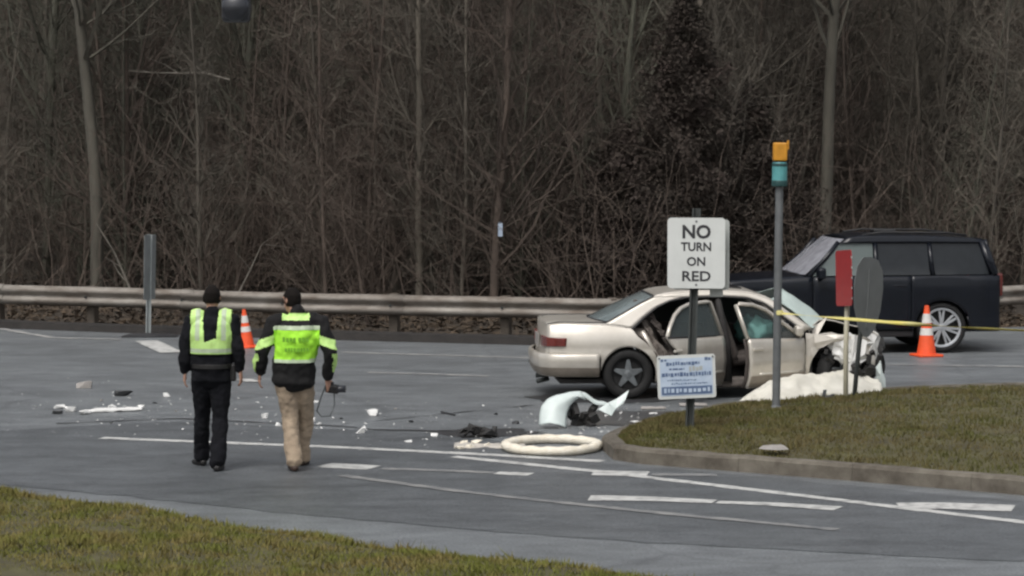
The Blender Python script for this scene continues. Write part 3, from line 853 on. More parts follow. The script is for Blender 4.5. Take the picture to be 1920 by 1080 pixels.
    # interior
    def seat(x, y, w=.50):
        st = MB()
        st.grid(lambda u, v: (x + .50 * u - .05, y + w * (v - .5), .46 + .05 * math.sin(math.pi * v) * math.sin(math.pi * u) + .03 * u), 6, 6)
        st.grid(lambda u, v: (x - .05 - .22 * u + .06 * math.sin(math.pi * v), y + w * (v - .5) * (1 - .12 * u), .46 + .60 * u), 8, 6)
        so = st.build('seat', 'interior_brown', car, smooth=True, solid=.12, offset=0)
        MB().box((x - .30, y, 1.13), (.09, .26, .17)).build('headrest', 'interior_brown', so, bevel=.03)
    seat(.10, -.38); seat(.10, .38); seat(-.85, -.33, .62); seat(-.85, .33, .62)
    MB().grid(lambda u, v: (lerp(.62, .98, u), lerp(-.70, .70, v), .80 + .05 * math.sin(math.pi * u) + .012 * nz((u * 4, v * 6, 1))), 6, 12).build('dashboard', 'interior', car, smooth=True, solid=.3)
    MB().grid(lambda u, v: (1.02, lerp(-.75, .75, u), lerp(.2, .84, v)), 6, 6).build('firewall', 'crash_dark', car, solid=.03)
    def blob(c, r, f=2.0, amp=.25, n=18, seed=0):
        m = MB(); c = Vector(c)
        def fn(u, v):
            a, b = 2 * math.pi * u, math.pi * v
            d = Vector((math.cos(a) * math.sin(b), math.sin(a) * math.sin(b), math.cos(b)))
            k = 1 + amp * nz(d * f + Vector((seed, seed * 2, 0)))
            return c + Vector((d.x * r[0], d.y * r[1], d.z * r[2])) * k
        return m.grid(fn, n, n // 2)
    blob((.42, -.38, .80), (.17, .20, .17), 2.2, .5, 24, 3).build('airbag', 'airbag', car, smooth=True)
    blob((.36, .36, .78), (.15, .20, .16), 2.2, .5, 24, 5).build('airbag', 'airbag', car, smooth=True)
    m = MB(); a = [Vector((.44 + .06 * math.sin(t), .38 + .18 * math.cos(t), .80 + .17 * math.sin(t))) for t in np.linspace(0, 2 * math.pi, 21)]; m.tube(a, .014, 6, cap=False); m.build('steering_wheel', 'black_trim', car, smooth=True)
    # windscreen: crazed and pushed out of shape
    def ws(u, v):
        x = lerp(.50, 1.02, u); e = interp(ROOF_E, x); w = hw(x, e) - .02; y = lerp(-w, w, v)
        cr = (1 - (2 * v - 1) ** 2)
        return (x + .25 * cr, y, e + .09 * cr * (1 - .3 * u) + .05 * nz((x * 4, y * 3, 0)) + .05 * math.sin(3.1 * u) * (v < .5) * (1 - 2 * v))
    MB().grid(ws, 20, 26).build('windscreen', 'shattered_glass', car, smooth=False, solid=.006)
    # front wings
    def crump(x, y, z, a=.05, f=4.0): 
        return Vector((x + a * nz((x * f, y * f, z * f)), y + a * 1.2 * nz((x * f + 7, y * f, z * f)), z + a * nz((x * f, y * f + 9, z * f))))
    FX, FR = 1.37, .40
    for s in (-1, 1):
        xs = cols(.92, 1.82, 26, [(FX, FR)])
        def zb(x):
            if x < FX - FR: return .30 + .1 * (x - .92)
            d = FR * FR - (x - FX) ** 2
            return min(.66, HUB + math.sqrt(max(0, d)) + .02)
        mb = side_panel(xs, zb, lambda x: interp([(.92, .82), (1.2, .80), (1.5, .78), (1.82, .70)], x), lambda x, z: s * (hw(x, z) - (.10 if s < 0 else .0) * max(0, x - 1.0)), 7)
        mb.v = [crump(v.x, v.y, v.z, .045 * min(1, (v.x - .9) * 3)) for v in mb.v]
        mb.build('front_wing', 'champagne', car, solid=.012)
    # bonnet buckled up into a ridge
    def bon(u, v):
        x = lerp(.98, 1.86, u); y = lerp(-.72, .72, v)
        z = interp([(0, .86), (.15, 1.0), (.30, .985), (.6, .93), (.85, .88), (1, .80)], u) - .36 * v ** .8 * sstep(0, .2, u)
        return crump(x, y, z, .04, 3.1)
    MB().grid(bon, 22, 18).build('bonnet', 'champagne', car, solid=.012)
    MB().grid(lambda u, v: Vector(bon(u, v)) + Vector((0, .012, -.022)), 22, 18).build('bonnet_underside', 'crash_dark', car)
    m = MB(); m.add([(.98, -.74, .78), (1.02, -.76, .66), (1.22, -.72, 1.02), (1.10, -.70, .92), (.97, -.70, .90)], [(0, 1, 2, 3, 4)]); m.build('bonnet_corner', 'champagne', car, solid=.012)
    # engine bay wreckage
    rr = random.Random(3)
    blob((1.42, 0, .52), (.38, .55, .26), 3, .5, 26, 2).build('engine', 'crash_dark', car)
    m = MB()
    for k in range(26):
        c = Vector((rr.uniform(1.1, 1.95), rr.uniform(-.68, .6), rr.uniform(.25, .80)))
        m.box(c, (rr.uniform(.05, .25), rr.uniform(.05, .25), rr.uniform(.04, .16)), Matrix.Rotation(rr.uniform(0, 3), 3, Vector((rr.random(), rr.random(), rr.random())).normalized()))
    m.build('engine_bay_wreckage', 'crash_dark', car)
    m = MB()
    for k in range(22):
        c = Vector((rr.uniform(1.10, 1.88), rr.uniform(-.98, -.84), rr.uniform(.22, .60)))
        m.box(c, (rr.uniform(.04, .20), rr.uniform(.02, .08), rr.uniform(.03, .12)), Matrix.Rotation(rr.uniform(0, 3), 3, Vector((rr.random(), rr.random(), rr.random())).normalized()))
    m.build('torn_wheel_liner', 'crash_dark', car)
    m = MB()
    for k in range(9):
        p = Vector((rr.uniform(1.2, 1.8), rr.uniform(-.7, .3), rr.uniform(.3, .7))); m.tube([p, p + Vector((rr.uniform(-.2, .2), rr.uniform(-.2, .2), rr.uniform(-.1, .2))), p + Vector((rr.uniform(-.3, .4), rr.uniform(-.2, .2), rr.uniform(-.2, .2)))], .013, 6)
    m.build('hose', 'rubber', car, smooth=True)
    def shard(name, pts, m_, a=.03):
        mb = MB(); c = sum((Vector(p) for p in pts), Vector()) / len(pts)
        P = [Vector(p) for p in pts]; n = len(P); mb.v = [c + Vector((.02, -.05, .02))] + P
        mid = [(P[i] + P[(i + 1) % n]) / 2 + Vector((rr.uniform(-a, a), rr.uniform(-a, a), rr.uniform(-a, a))) for i in range(n)]
        mb.v += mid
        for i in range(n): mb.f += [[0, 1 + i, 1 + n + i], [0, 1 + n + i, 1 + (i + 1) % n]]
        return mb.build(name, m_, car, solid=.008)
    blob((1.44, -.84, .62), (.19, .10, .16), 2.4, .6, 22, 8).build('torn_headlamp', 'white_plastic', car)
    shard('torn_bumper_cover', [(1.26, -.86, .50), (1.34, -.92, .72), (1.52, -.94, .80), (1.68, -.92, .72), (1.70, -.90, .50), (1.58, -.92, .40), (1.52, -.94, .14), (1.30, -.94, .06), (1.24, -.92, .18), (1.42, -.90, .42)], 'white_plastic', .06)
    shard('torn_bumper_cover', [(1.66, -.72, .78), (1.76, -.68, .86), (1.90, -.66, .74), (1.88, -.66, .54), (1.78, -.68, .44), (1.72, -.7, .58)], 'white_plastic', .06)
    shard('torn_bumper_cover', [(1.80, -.70, .42), (1.90, -.68, .46), (1.96, -.70, .22), (1.90, -.72, .04), (1.80, -.70, .10), (1.84, -.7, .25)], 'pale_green_plastic')
    shard('bent_wing_edge', [(1.02, -.86, .80), (1.30, -.90, .80), (1.50, -.90, .78), (1.48, -.9, .70), (1.25, -.9, .70), (1.05, -.88, .62)], 'champagne', .015)
    blob((1.86, -.45, .44), (.13, .25, .22), 3, .6, 20, 4).build('radiator_wreckage', 'crash_dark', car)
    # wheels
    for x, y, s, st in ((-1.30, -.75, -1, 0), (-1.30, .75, 1, 0), (1.37, -.70, -1, .5), (1.30, .72, 1, .2)):
        wheel(car, (x, y, .315), .315, .20, .195, 5, s, steer=st, dark_ring=True, rim_m='rim_grey')
    # side doors
    def door(name, pts_low, pts_top, frame, s, hinge, ang, glass_m, sag=0.0, drop=0.0):
        """lower skin, window frame and glass; hinged at x=hinge"""
        d = empty(name, (hinge, s * hw(hinge, .5), 0)); d.parent = car
        d.rotation_euler = (0, drop, s * -ang)
        H = Vector((hinge, s * hw(hinge, .5), sag))
        def yf(x, z): return s * hw(x, z)
        ruled(p2(pts_low), p2(pts_top), lambda x, z: Vector((x, yf(x, z), z)) - H, 18, 12).build('door_skin', 'champagne', d, smooth=True, solid=.035, offset=0)
        inner = ruled(p2(pts_low), p2(pts_top), lambda x, z: Vector((x, yf(x, z) - s * .07, z)) - H, 8, 6)
        inner.build('door_trim', 'interior_brown', d, smooth=True, solid=.03, offset=0)
        m = MB(); m.tube([Vector((x, yf(x, z), z)) - H for x, z in frame], .026, 8); m.build('window_frame', 'champagne', d, smooth=True)
        base = [pts_top[0], pts_top[-1]]
        n = len(frame); fc = p2(frame); bc = p2([frame[0], frame[-1]])
        ruled(fc, bc, lambda x, z: Vector((x, yf(x, z) - s * .01, z)) - H, 16, 6).build('window', glass_m, d, smooth=True)
        zt = interp([(p[0], p[1]) for p in sorted(pts_top)], (pts_top[0][0] + pts_top[-1][0]) / 2)
        x0, x1 = sorted((pts_top[0][0], pts_top[-1][0]))
        m = MB(); m.tube([Vector((x, yf(x, .845) + s * .008, lerp(pts_top[0][1], pts_top[-1][1], (x - pts_top[0][0]) / (pts_top[-1][0] - pts_top[0][0])))) - H for x in np.linspace(x0, x1, 6)], .014, 5); m.build('belt_moulding', 'black_trim', d, smooth=True)
        lowc = p2([(p[0] * .985 - .012 * (1 if p[0] < 0 else -1) * 0, p[1] + .004) for p in pts_low if p[1] < .37])
        xa, xb = max(p[0] for p in pts_low) - .006, min(p[0] for p in pts_low if p[1] < .37) + .012
        MB().grid(lambda u, v: Vector((lerp(xa, xb, u), yf(lerp(xa, xb, u), lerp(.24, .385, v)) + s * .021, lerp(.24, .385, v))) - H, 10, 4).build('lower_cladding_shade', 'taupe_cladding_shade', d, smooth=True)
        m = MB(); m.tube([Vector((x, yf(x, .42) + s * .010, .40)) - H for x in np.linspace(x0 + .16, x1 - .03, 8)], .018, 6); m.build('side_moulding', 'champagne', d, smooth=True)
        hx = x0 + .13
        MB().box(Vector((hx, yf(hx, .70) + s * .02, .71)) - H, (.16, .035, .035)).build('door_handle', 'champagne', d, bevel=.012)
        return d
    rl = ([(-.12, .24), (-.50, .225), (-.87, .22)], [(-.12, .83), (-.60, .852), (-1.19, .88)])
    # rear door: lower curve follows the arch on its trailing edge
    rear_low = [(-.10, .23), (-.85, .22), (-.875, .36), (-.91, .49), (-.975, .61), (-1.075, .72), (-1.16, .79)]
    rear_top = [(-.10, .835), (-.35, .842), (-.60, .852), (-.85, .862), (-1.05, .872), (-1.205, .878)]
    rear_frame = [(-1.20, .88), (-1.08, 1.00), (-.92, 1.13), (-.76, 1.205), (-.58, 1.245), (-.20, 1.258), (-.14, 1.25), (-.10, .84)]
    front_low = [(-.06, .235), (.40, .235), (.90, .25)]
    front_top = [(-.06, .835), (.40, .82), (.90, .80)]
    front_frame = [(-.06, .84), (-.10, 1.25), (-.04, 1.26), (.18, 1.24), (.38, 1.175), (.66, .975), (.86, .82)]
    door('rear_door', rear_low, rear_top, rear_frame, -1, -.08, math.radians(45), 'clear_glass', .05)
    door('front_door', front_low, front_top, front_frame, -1, .92, math.radians(36), 'airbag_glass', .05)
    door('rear_door', rear_low, rear_top, rear_frame, 1, -.08, 0, 'side_glass')
    door('front_door', front_low, front_top, front_frame, 1, .92, 0, 'side_glass')
    MB().box((.80, -1.02, .86), (.10, .20, .12)).build('wing_mirror', 'champagne', car, bevel=.03)
    return car
def glass_mat(name, tint, rough=.05, alpha=.35):
    m = bpy.data.materials.new(name); m.use_nodes = True; nt = m.node_tree
    p = nt.nodes['Principled BSDF']; p.inputs['Base Color'].default_value = (*tint, 1)
    p.inputs['Roughness'].default_value = rough; p.inputs['Alpha'].default_value = alpha
    MATS[name] = m
glass_mat('airbag_glass', (.10, .13, .13), .05, .22)
glass_mat('clear_glass', (.12, .15, .15), .05, .35)
glass_mat('suv_glass', (.14, .17, .165), .1, .75)
build_sedan()

# ------------------------------------------------------------------ dark sport utility vehicle
def build_suv():
    HEAD = math.radians(180 + 6)
    rot = Matrix.Rotation(HEAD, 3, 'Z')
    org = G(1765, 662) - rot @ Vector((-1.46, .93, 0))
    car = tag(empty('sport_utility_vehicle', org, HEAD), 'dark navy boxy sport utility vehicle with silver multi spoke wheels beside the road', 'car')
    def hw(x, z):
        w = .965
        if x > 1.6: w -= .12 * ((x - 1.6) / .75) ** 2
        if x < -2.0: w -= .06 * ((-2.0 - x) / .4) ** 2
        if z < .5: w -= .04 * ((.5 - z) / .3) ** 2
        if z > 1.0: w -= .02 * (min(z, 1.18) - 1.0) / .18
        if z > 1.18: w -= .025 + (z - 1.18) * .26
        return w
    AR, HUB = .43, .385
    def arch(x, c): 
        d = AR * AR - (x - c) ** 2
        return HUB + math.sqrt(d) if d > 0 else 0
    belt = lambda x: interp([(-2.35, 1.17), (.60, 1.16), (2.1, 1.07), (2.3, .95)], x)
    roofz = [(-2.40, 1.18), (-2.22, 1.62), (-2.05, 1.71), (-1.2, 1.755), (-.3, 1.76), (.0, 1.715), (.28, 1.48), (.64, 1.17)]
    zlow = lambda x: max(.33, arch(x, 1.46), arch(x, -1.46))
    for s in (-1, 1):
        yf = lambda x, z: s * hw(x, z)
        side_panel(cols(-2.34, -.985, 26, [(-1.46, AR)]), zlow, lambda x: belt(x), yf, 10).build('rear_quarter_panel', 'navy_paint', car, smooth=True, solid=.03, offset=s)
        side_panel(cols(.53, 2.28, 26, [(1.46, AR)]), zlow, lambda x: belt(x), yf, 10).build('front_wing', 'navy_paint', car, smooth=True, solid=.03, offset=s)
        for nm, a, b in (('rear_door', -.975, -.45), ('front_door', -.44, .52)):
            d = side_panel(cols(a, b, 10), lambda x: .36, lambda x: belt(x) - .004, yf, 10).build(nm, 'navy_paint', car, smooth=True, solid=.03, offset=s)
            MB().box((a + .16, s * (hw(a, 1.0) + .018), 1.02), (.20, .03, .035)).build('door_handle', 'navy_paint', d, bevel=.012)
            MB().box(((a + b) / 2, s * (hw(a, .5) + .008), .52), (b - a - .02, .03, .07)).build('side_moulding', 'black_trim', d, bevel=.01)
        MB().box((0, s * .92, .30), (2.05, .08, .10)).build('sill', 'black_trim', car, bevel=.02)
        # glass
        def win(name, x0b, x1b, x0t, x1t, m_, zt=1.65):
            ruled(p2([(x0b, belt(x0b) + .012), (x1b, belt(x1b) + .012)]), p2([(x0t, zt), (x1t, zt)]), lambda x, z: (x, yf(x, z) - s * .012, z), 10, 6).build(name, m_, car, smooth=True)
        win('side_window', -2.20, -1.36, -2.05, -1.32, 'glass_dark'); win('side_window', -1.28, -.50, -1.26, -.50, 'glass_dark')
        win('side_window', -.42, .52, -.42, .08, 'suv_glass')
        for pts, r in (([(-.46, 1.16), (-.46, 1.67)], .04), ([(-1.32, 1.17), (-1.29, 1.67)], .035), ([(-2.27, 1.17), (-2.10, 1.67)], .06), ([(.58, 1.16), (.28, 1.46), (.10, 1.67)], .035)):
            m = MB(); m.tube([(x, s * (hw(x, z) - .012), z) for x, z in pts], r, 8); m.build('pillar', 'navy_paint', car, smooth=True)
        ruled(p2([(-2.16, 1.65), (-1.2, 1.655), (-.3, 1.655), (.08, 1.65)]), p2([(-2.08, 1.705), (-1.2, 1.752), (-.3, 1.758), (-.02, 1.72)]), lambda x, z: (x, yf(x, z), z), 16, 4).build('roof_side_rail', 'navy_paint', car, smooth=True, solid=.03, offset=s)
        MB().box((.42, s * 1.08, 1.22), (.12, .22, .17)).build('wing_mirror', 'navy_paint', car, bevel=.04)
        m = MB(); m.tube([(1.2, s * .8, .9), (1.22, s * .86, .92)], .05, 8)
        for c in (1.46, -1.46):
            MB().grid(lambda u, v: (c + (AR - .004) * math.cos(math.pi * u), s * lerp(.955, .55, v), HUB + (AR - .004) * math.sin(math.pi * u)), 20, 3).build('wheel_housing', 'black_trim', car, smooth=True)
            m = MB(); m.tube([(c + AR * math.cos(a), s * hw(c, .6) * 1.004, HUB + AR * math.sin(a)) for a in np.linspace(0, math.pi, 18)], .022, 6); m.build('wheel_arch_trim', 'navy_paint', car, smooth=True)
            wheel(car, (c, s * .82, HUB), HUB, .27, .285, 7, s, double=True)
        m = MB(); m.box((2.20, s * .70, .92), (.16, .34, .17)); m.build('headlight', 'lamp_glass', car, bevel=.03)
        m = MB(); m.box((-2.36, s * .80, 1.02), (.10, .20, .34)); m.build('tail_light', 'tail_red', car, bevel=.02)
        m = MB(); m.tube([(-1.9, s * .66, 1.76), (-1.6, s * .66, 1.80), (-.6, s * .66, 1.81), (-.3, s * .66, 1.77)], .018, 6); m.build('roof_rail', 'black_trim', car, smooth=True)
    def roof(u, v):
        x = lerp(-2.08, -.02, u); e = interp(roofz, x); w = hw(x, e) - .004; y = lerp(-w, w, v); return (x, y, e + .03 * (1 - (2 * v - 1) ** 2))
    MB().grid(roof, 20, 12).build('roof', 'navy_paint', car, smooth=True, solid=.03)
    MB().box((-.75, .1, 1.815), (.34, .28, .05)).build('roof_aerial', 'black_trim', car, bevel=.02)
    def ws(u, v):
        x = lerp(.62, .0, u); e = interp(roofz, x); w = hw(x, e) - .05; y = lerp(-w, w, v); return (x + .05 * (1 - (2 * v - 1) ** 2), y, e)
    MB().grid(ws, 12, 14).build('windscreen', 'windscreen_haze', car, smooth=True)
    def bonnet(u, v):
        x = lerp(.60, 2.22, u); w = hw(x, 1.05) - .03; y = lerp(-w, w, v); c = 1 - (2 * v - 1) ** 4
        return (x + .06 * u * c, y, belt(x) - .01 + .05 * c * (1 - .4 * u * u) - .06 * max(0, u - .85) / .15)
    MB().grid(bonnet, 16, 14).build('bonnet', 'navy_paint', car, smooth=True, solid=.03)
    def nose(u, v):
        y = lerp(-1, 1, v); z = lerp(.36, 1.0, u); return (2.36 - .10 * abs(y) ** 3 - .06 * u, y * (hw(2.28, .8) - .01), z)
    MB().grid(nose, 10, 14).build('front_bumper', 'navy_paint', car, smooth=True, solid=.04)
    MB().box((2.35, 0, .86), (.05, .98, .22)).build('grille', 'black_trim', car, bevel=.02)
    def tail(u, v):
        y = lerp(-1, 1, v); z = lerp(.36, 1.70, u); return (-2.40 + .05 * abs(y) ** 3 + (.30 * max(0, z - 1.18)), y * (hw(-2.3, z) - .01), z)
    MB().grid(tail, 16, 12).build('tailgate', 'navy_paint', car, smooth=True, solid=.04)
    MB().box((0, 0, .38), (4.3, 1.5, .14)).build('floor_pan', 'black_trim', car)
    for x, y in ((-.12, .42), (-.12, -.42), (-1.05, .42), (-1.05, -.42)):
        st = MB(); st.box((x, y, .78), (.5, .5, .16)); st.box((x - .26, y, 1.10), (.14, .48, .62)); so = st.build('seat', 'interior', car, bevel=.05)
        MB().box((x - .28, y, 1.50), (.10, .26, .18)).build('headrest', 'interior', so, bevel=.03)
    MB().box((.48, 0, 1.02), (.35, 1.6, .24)).build('dashboard', 'interior', car, bevel=.05)
    m = MB(); m.tube([Vector((.25 - .05 * math.sin(t), .42 + .19 * math.cos(t), 1.14 + .18 * math.sin(t))) for t in np.linspace(0, 6.283, 21)], .015, 6, cap=False); m.build('steering_wheel', 'black_trim', car, smooth=True)
build_suv()

# ------------------------------------------------------------------ signs and poles
def text_mesh(name, body, size, m, parent, loc, rot, bold=0.0, depth=.002, align='CENTER', sx=1.0):
    cu = bpy.data.curves.new(name, 'FONT'); cu.body = body; cu.size = size; cu.align_x = align; cu.align_y = 'CENTER'
    cu.offset = bold; cu.extrude = depth; cu.resolution_u = 3
    t = bpy.data.objects.new('tmp', cu); col.objects.link(t)
    dg = bpy.context.evaluated_depsgraph_get()
    me = bpy.data.meshes.new_from_object(t.evaluated_get(dg))
    bpy.data.objects.remove(t); bpy.data.curves.remove(cu)
    me.name = name; me.materials.clear(); me.materials.append(MATS[m])
    o = link(name, me, parent); o.location = loc; o.rotation_euler = rot; o.scale = (sx, 1, 1)
    return o
def rrect(w, h, r, n=5):
    pts = []
    for cx, cz, a0 in ((w / 2 - r, h / 2 - r, 0), (-w / 2 + r, h / 2 - r, 90), (-w / 2 + r, -h / 2 + r, 180), (w / 2 - r, -h / 2 + r, 270)):
        for i in range(n + 1):
            a = math.radians(a0 + 90 * i / n); pts.append((cx + r * math.cos(a), cz + r * math.sin(a)))
    return pts
def plate(name, outline, t, m, parent, loc, rot=(0, 0, 0)):
    n = len(outline); mb = MB()
    mb.v = [Vector((x, -t / 2, z)) for x, z in outline] + [Vector((x, t / 2, z)) for x, z in outline]
    mb.f = [list(range(n)), list(range(n, 2 * n))[::-1]] + [[i, i + n, (i + 1) % n + n, (i + 1) % n] for i in range(n)]
    o = mb.build(name, m, parent); o.location = loc; o.rotation_euler = rot; return o
def u_post(name, h, m, parent, w=.06, base=-.25):
    mb = MB(); pr = [(-w, -.012), (-w * .55, -.012), (-w * .4, .03), (w * .4, .03), (w * .55, -.012), (w, -.012), (w, -.004), (w * .62, -.004), (w * .45, .038), (-w * .45, .038), (-w * .62, -.004), (-w, -.004)]
    n = len(pr); mb.v = [Vector((x * .6, y, base)) for x, y in pr] + [Vector((x * .6, y, h)) for x, y in pr]
    mb.f = [list(range(n)), list(range(n, 2 * n))[::-1]] + [[i, i + n, (i + 1) % n + n, (i + 1) % n] for i in range(n)]
    return mb.build(name, m, parent)

def ground_on_island(px, py):
    p = G(px, py, .22); return p
b = ground_on_island(1293, 803)
sg = tag(empty('road_sign', b, math.radians(-7)), 'white NO TURN ON RED sign on a dark post in the island grass', 'sign')
u_post('post', 2.30, 'post_dark', sg, .075)
sg.children[-1].rotation_euler = (0, math.radians(1.6), 0)
sc = (b.y) / F
zc = lambda py, D: CAMH - (py - HZ) / F * D - .0
cz = zc(474, b.y) - b.z
pl = plate('sign_plate', rrect(.60, .735, .04), .004, 'sign_white', sg, (.065, -.045, cz))
plate('sign_edge', rrect(.60, .735, .04), .004, 'sign_edge', sg, (.105, .075, cz - .02), (0, 0, math.radians(-4)))
plate('sign_edge', rrect(.14, .10, .01), .004, 'sign_edge', sg, (.27, .065, cz - .41))
for body, zz, size, sx in (('NO', .215, .19, 1.0), ('TURN', .062, .125, .95), ('ON', -.092, .125, 1.0), ('RED', -.245, .145, 1.15)):
    text_mesh('lettering', body, size, 'sign_black', pl, (.0, -.0045, zz), (math.pi / 2, 0, 0), .006 if body == 'NO' else .003, .001, sx=sx)
for zz in (.33, -.33):
    MB().lathe([(.001, -.007), (.012, -.007), (.012, -.002), (.001, -.002)], 8, 'y', (0, 0, zz)).build('bolt', 'post_grey', pl)
# small printed panel low on the same post, wired on: its own thing
b2 = b + Vector((-.02, -.075, 0))
ps = tag(empty('notice_board', b2, math.radians(4)), 'small white notice with blue print fixed low on the sign post', 'sign')
cz2 = zc(707, b2.y) - b2.z
pp = plate('panel', rrect(.61, .455, .025), .006, 'sign_white', ps, (-.02, 0, cz2), (0, math.radians(-2.2), 0))
plate('print_ground', rrect(.55, .39, .01), .002, 'sign_palewash', pp, (0, -.005, 0))
rr = random.Random(5)
def printed_line(z, x0, x1, h, m, wmin=.012, wmax=.034, gap=.007, y=-.0075):
    mb = MB(); x = x0
    while x < x1:
        w = min(rr.uniform(wmin, wmax), x1 - x)
        mb.box((x + w / 2, y, z + rr.uniform(-.004, .004)), (w, .0016, h * rr.uniform(.65, 1.0)))
        x += w + gap * rr.uniform(.6, 1.6)
    mb.build('print', m, pp)
printed_line(.175, -.265, -.205, .030, 'sign_blue'); printed_line(.180, .195, .265, .034, 'sign_blue')
printed_line(.140, -.21, .14, .040, 'sign_blue'); printed_line(.080, -.18, -.02, .026, 'sign_blue', .02, .06)
printed_line(.080, .03, .17, .060, 'sign_edge', .02, .05); printed_line(.025, -.26, .26, .046, 'sign_blue')
printed_line(-.035, -.20, .10, .016, 'sign_blue', .006, .02); printed_line(-.070, -.16, .22, .014, 'sign_blue', .006, .02)
plate('print_band', rrect(.53, .085, .006), .0018, 'sign_blue', pp, (0, -.0072, -.142))
printed_line(-.142, -.24, .24, .050, 'sign_palewash', .016, .038, .014, -.0095)
for sx in (-1, 1):
    MB().lathe([(.001, -.012), (.010, -.012), (.010, -.004), (.001, -.004)], 8, 'y', (sx * .28, 0, .20)).build('bolt', 'post_grey', pp)
MB().box((.02, .036, cz2), (.05, .05, .10)).build('bracket', 'post_dark', ps)

# galvanised pole with teal sleeve and amber head
b = G(1455, 768, .20)
po = tag(empty('beacon_pole', b), 'slim grey pole with a teal sleeve and amber head holding caution tape', 'pole')
po.rotation_euler = (0, math.radians(.55), 0)
zt = zc(350, b.y) - b.z
MB().lathe([(.001, -.3), (.046, -.3), (.044, zt), (.001, zt)], 16).build('pole', 'post_grey', po, smooth=False)
z1, z2, z3 = zc(348, b.y) - b.z, zc(304, b.y) - b.z, zc(268, b.y) - b.z
MB().lathe([(.001, z1), (.062, z1), (.085, z1 + .03), (.085, z2 - .02), (.075, z2), (.001, z2)], 16).build('sleeve', 'teal', po, smooth=False)
MB().lathe([(.087, z1 - .005), (.091, z1 + .02), (.091, z1 + .05), (.087, z1 + .06)], 16, closed=True).build('band', 'teal_dark', po)
MB().lathe([(.087, z2 - .045), (.09, z2 - .03), (.087, z2 - .01)], 16, closed=True).build('band', 'teal_dark', po)
MB().box((0, 0, (z2 + z3) / 2 + .01), (.155, .14, z3 - z2 - .01)).build('amber_head', 'amber', po, bevel=.015)
MB().box((.085, -.02, z3 - .02), (.02, .05, .10)).build('bracket', 'amber', po)
MB().lathe([(.001, -.02), (.075, -.02), (.075, .02), (.045, .05), (.001, .05)], 16).build('base_collar', 'post_grey', po)

# edge-on red sign on a cream post, and the grey back of a knocked sign
b = G(1586, 746, .16)
rs = tag(empty('road_sign', b), 'red sign turned almost edge on, on a cream post by the wreck', 'sign')
hp = zc(575, b.y) - b.z
m = MB(); m.tube([(0, 0, -.25), (-.005, 0, hp * .5), (.01, 0, hp + .1)], .030, 10); m.build('post', 'cream_post', rs, smooth=True)
pr = plate('sign_plate', rrect(.60, .66, .05), .006, 'sign_red', rs, (-.04, -.05, zc(521, b.y) - b.z), (math.radians(0), math.radians(-4), math.radians(-79)))
m = MB(); 
for k in range(5): m.box((.296, .0, -.24 + .12 * k), (.012, .012, .024))
m.build('edge_rivet', 'sign_edge', pr)
MB().box((0, .032, 0), (.05, .05, .55)).build('bracket', 'cream_post', pr, bevel=.006)
b = G(1598, 749, .16)
gs = tag(empty('road_sign', b), 'grey back of a leaning oval looking sign, knocked askew on its dark post', 'sign')
top = A(1622, 560, b.y - .05) - b
m = MB(); m.tube([(0, 0, -.25), tuple(top * .5), tuple(top + Vector((.02, 0, .25)))], .028, 8); m.build('post', 'post_dark', gs, smooth=True)
oc = [(.0, .44), (.20, .42), (.34, .30), (.38, .08), (.34, -.18), (.22, -.40), (.06, -.50), (-.06, -.50), (-.22, -.40), (-.34, -.18), (-.38, .08), (-.34, .30), (-.20, .42)]
pb = plate('sign_plate', oc, .006, 'sign_back', gs, tuple(A(1628, 552, b.y - .09) - b), (0, math.radians(7), math.radians(56)))
MB().box((0, -.006, -.05), (.05, .008, .7)).build('stiffener', 'sign_back', pb)
MB().lathe([(.001, -.03), (.10, -.03), (.085, .03), (.001, .05)], 10).build('base', 'crash_dark', gs)

# narrow sign post by the guardrail
b = G(278, 631)
ns = tag(empty('sign_post', b), 'narrow grey sign post with a panel seen edge on, before the guardrail', 'sign')
ns.rotation_euler = (0, math.radians(1.2), 0)
h = zc(437, b.y) - b.z
u_post('post', h - .02, 'sign_pale_grey', ns, .07)
plate('sign_plate', rrect(.46, 1.05, .03), .005, 'sign_pale_grey', ns, (.015, -.03, h - .55), (0, 0, math.radians(74)))
m = MB(); m.grid(lambda u, v: (lerp(-.42, .48, u), lerp(-.22, .22, v), .012 + .05 * math.sin(math.pi * u) ** .5 * math.sin(math.pi * v) ** .5), 12, 8)
pad = m.build('asphalt_mound', 'tar', smooth=True); pad.location = b; structure(pad)

# ------------------------------------------------------------------ cones
def cone(loc, h, rz, tilt, label):
    o = tag(empty('traffic_cone', loc, rz), label, 'traffic cone', 'traffic cones'); o.rotation_euler = (tilt[0], tilt[1], rz)
    k = h / .72
    MB().box((0, 0, .018 * k), (.36 * k, .36 * k, .036 * k)).build('base', 'cone_orange', o, bevel=.012)
    def r(z): return lerp(.135, .030, (z - .036) / .684) * k
    def band(name, z0, z1, m, e=0.0): return MB().lathe([(.001, z0 * k), (r(z0) + e, z0 * k), (r(z1) + e, z1 * k), (.001, z1 * k)], 24).build(name, m, o, smooth=False)
    band('body', .036, .715, 'cone_orange'); band('reflective_band', .30, .40, 'cone_white', .003); band('reflective_band', .47, .60, 'cone_white', .003)
    return o
cone(G(1737, 668), .76, .3, (0, 0), 'orange traffic cone with white bands beside the dark vehicle rear wheel')
cone(G(464, 652), .60, .2, (0, math.radians(-5)), 'leaning orange traffic cone with white bands near the guardrail behind the walkers')

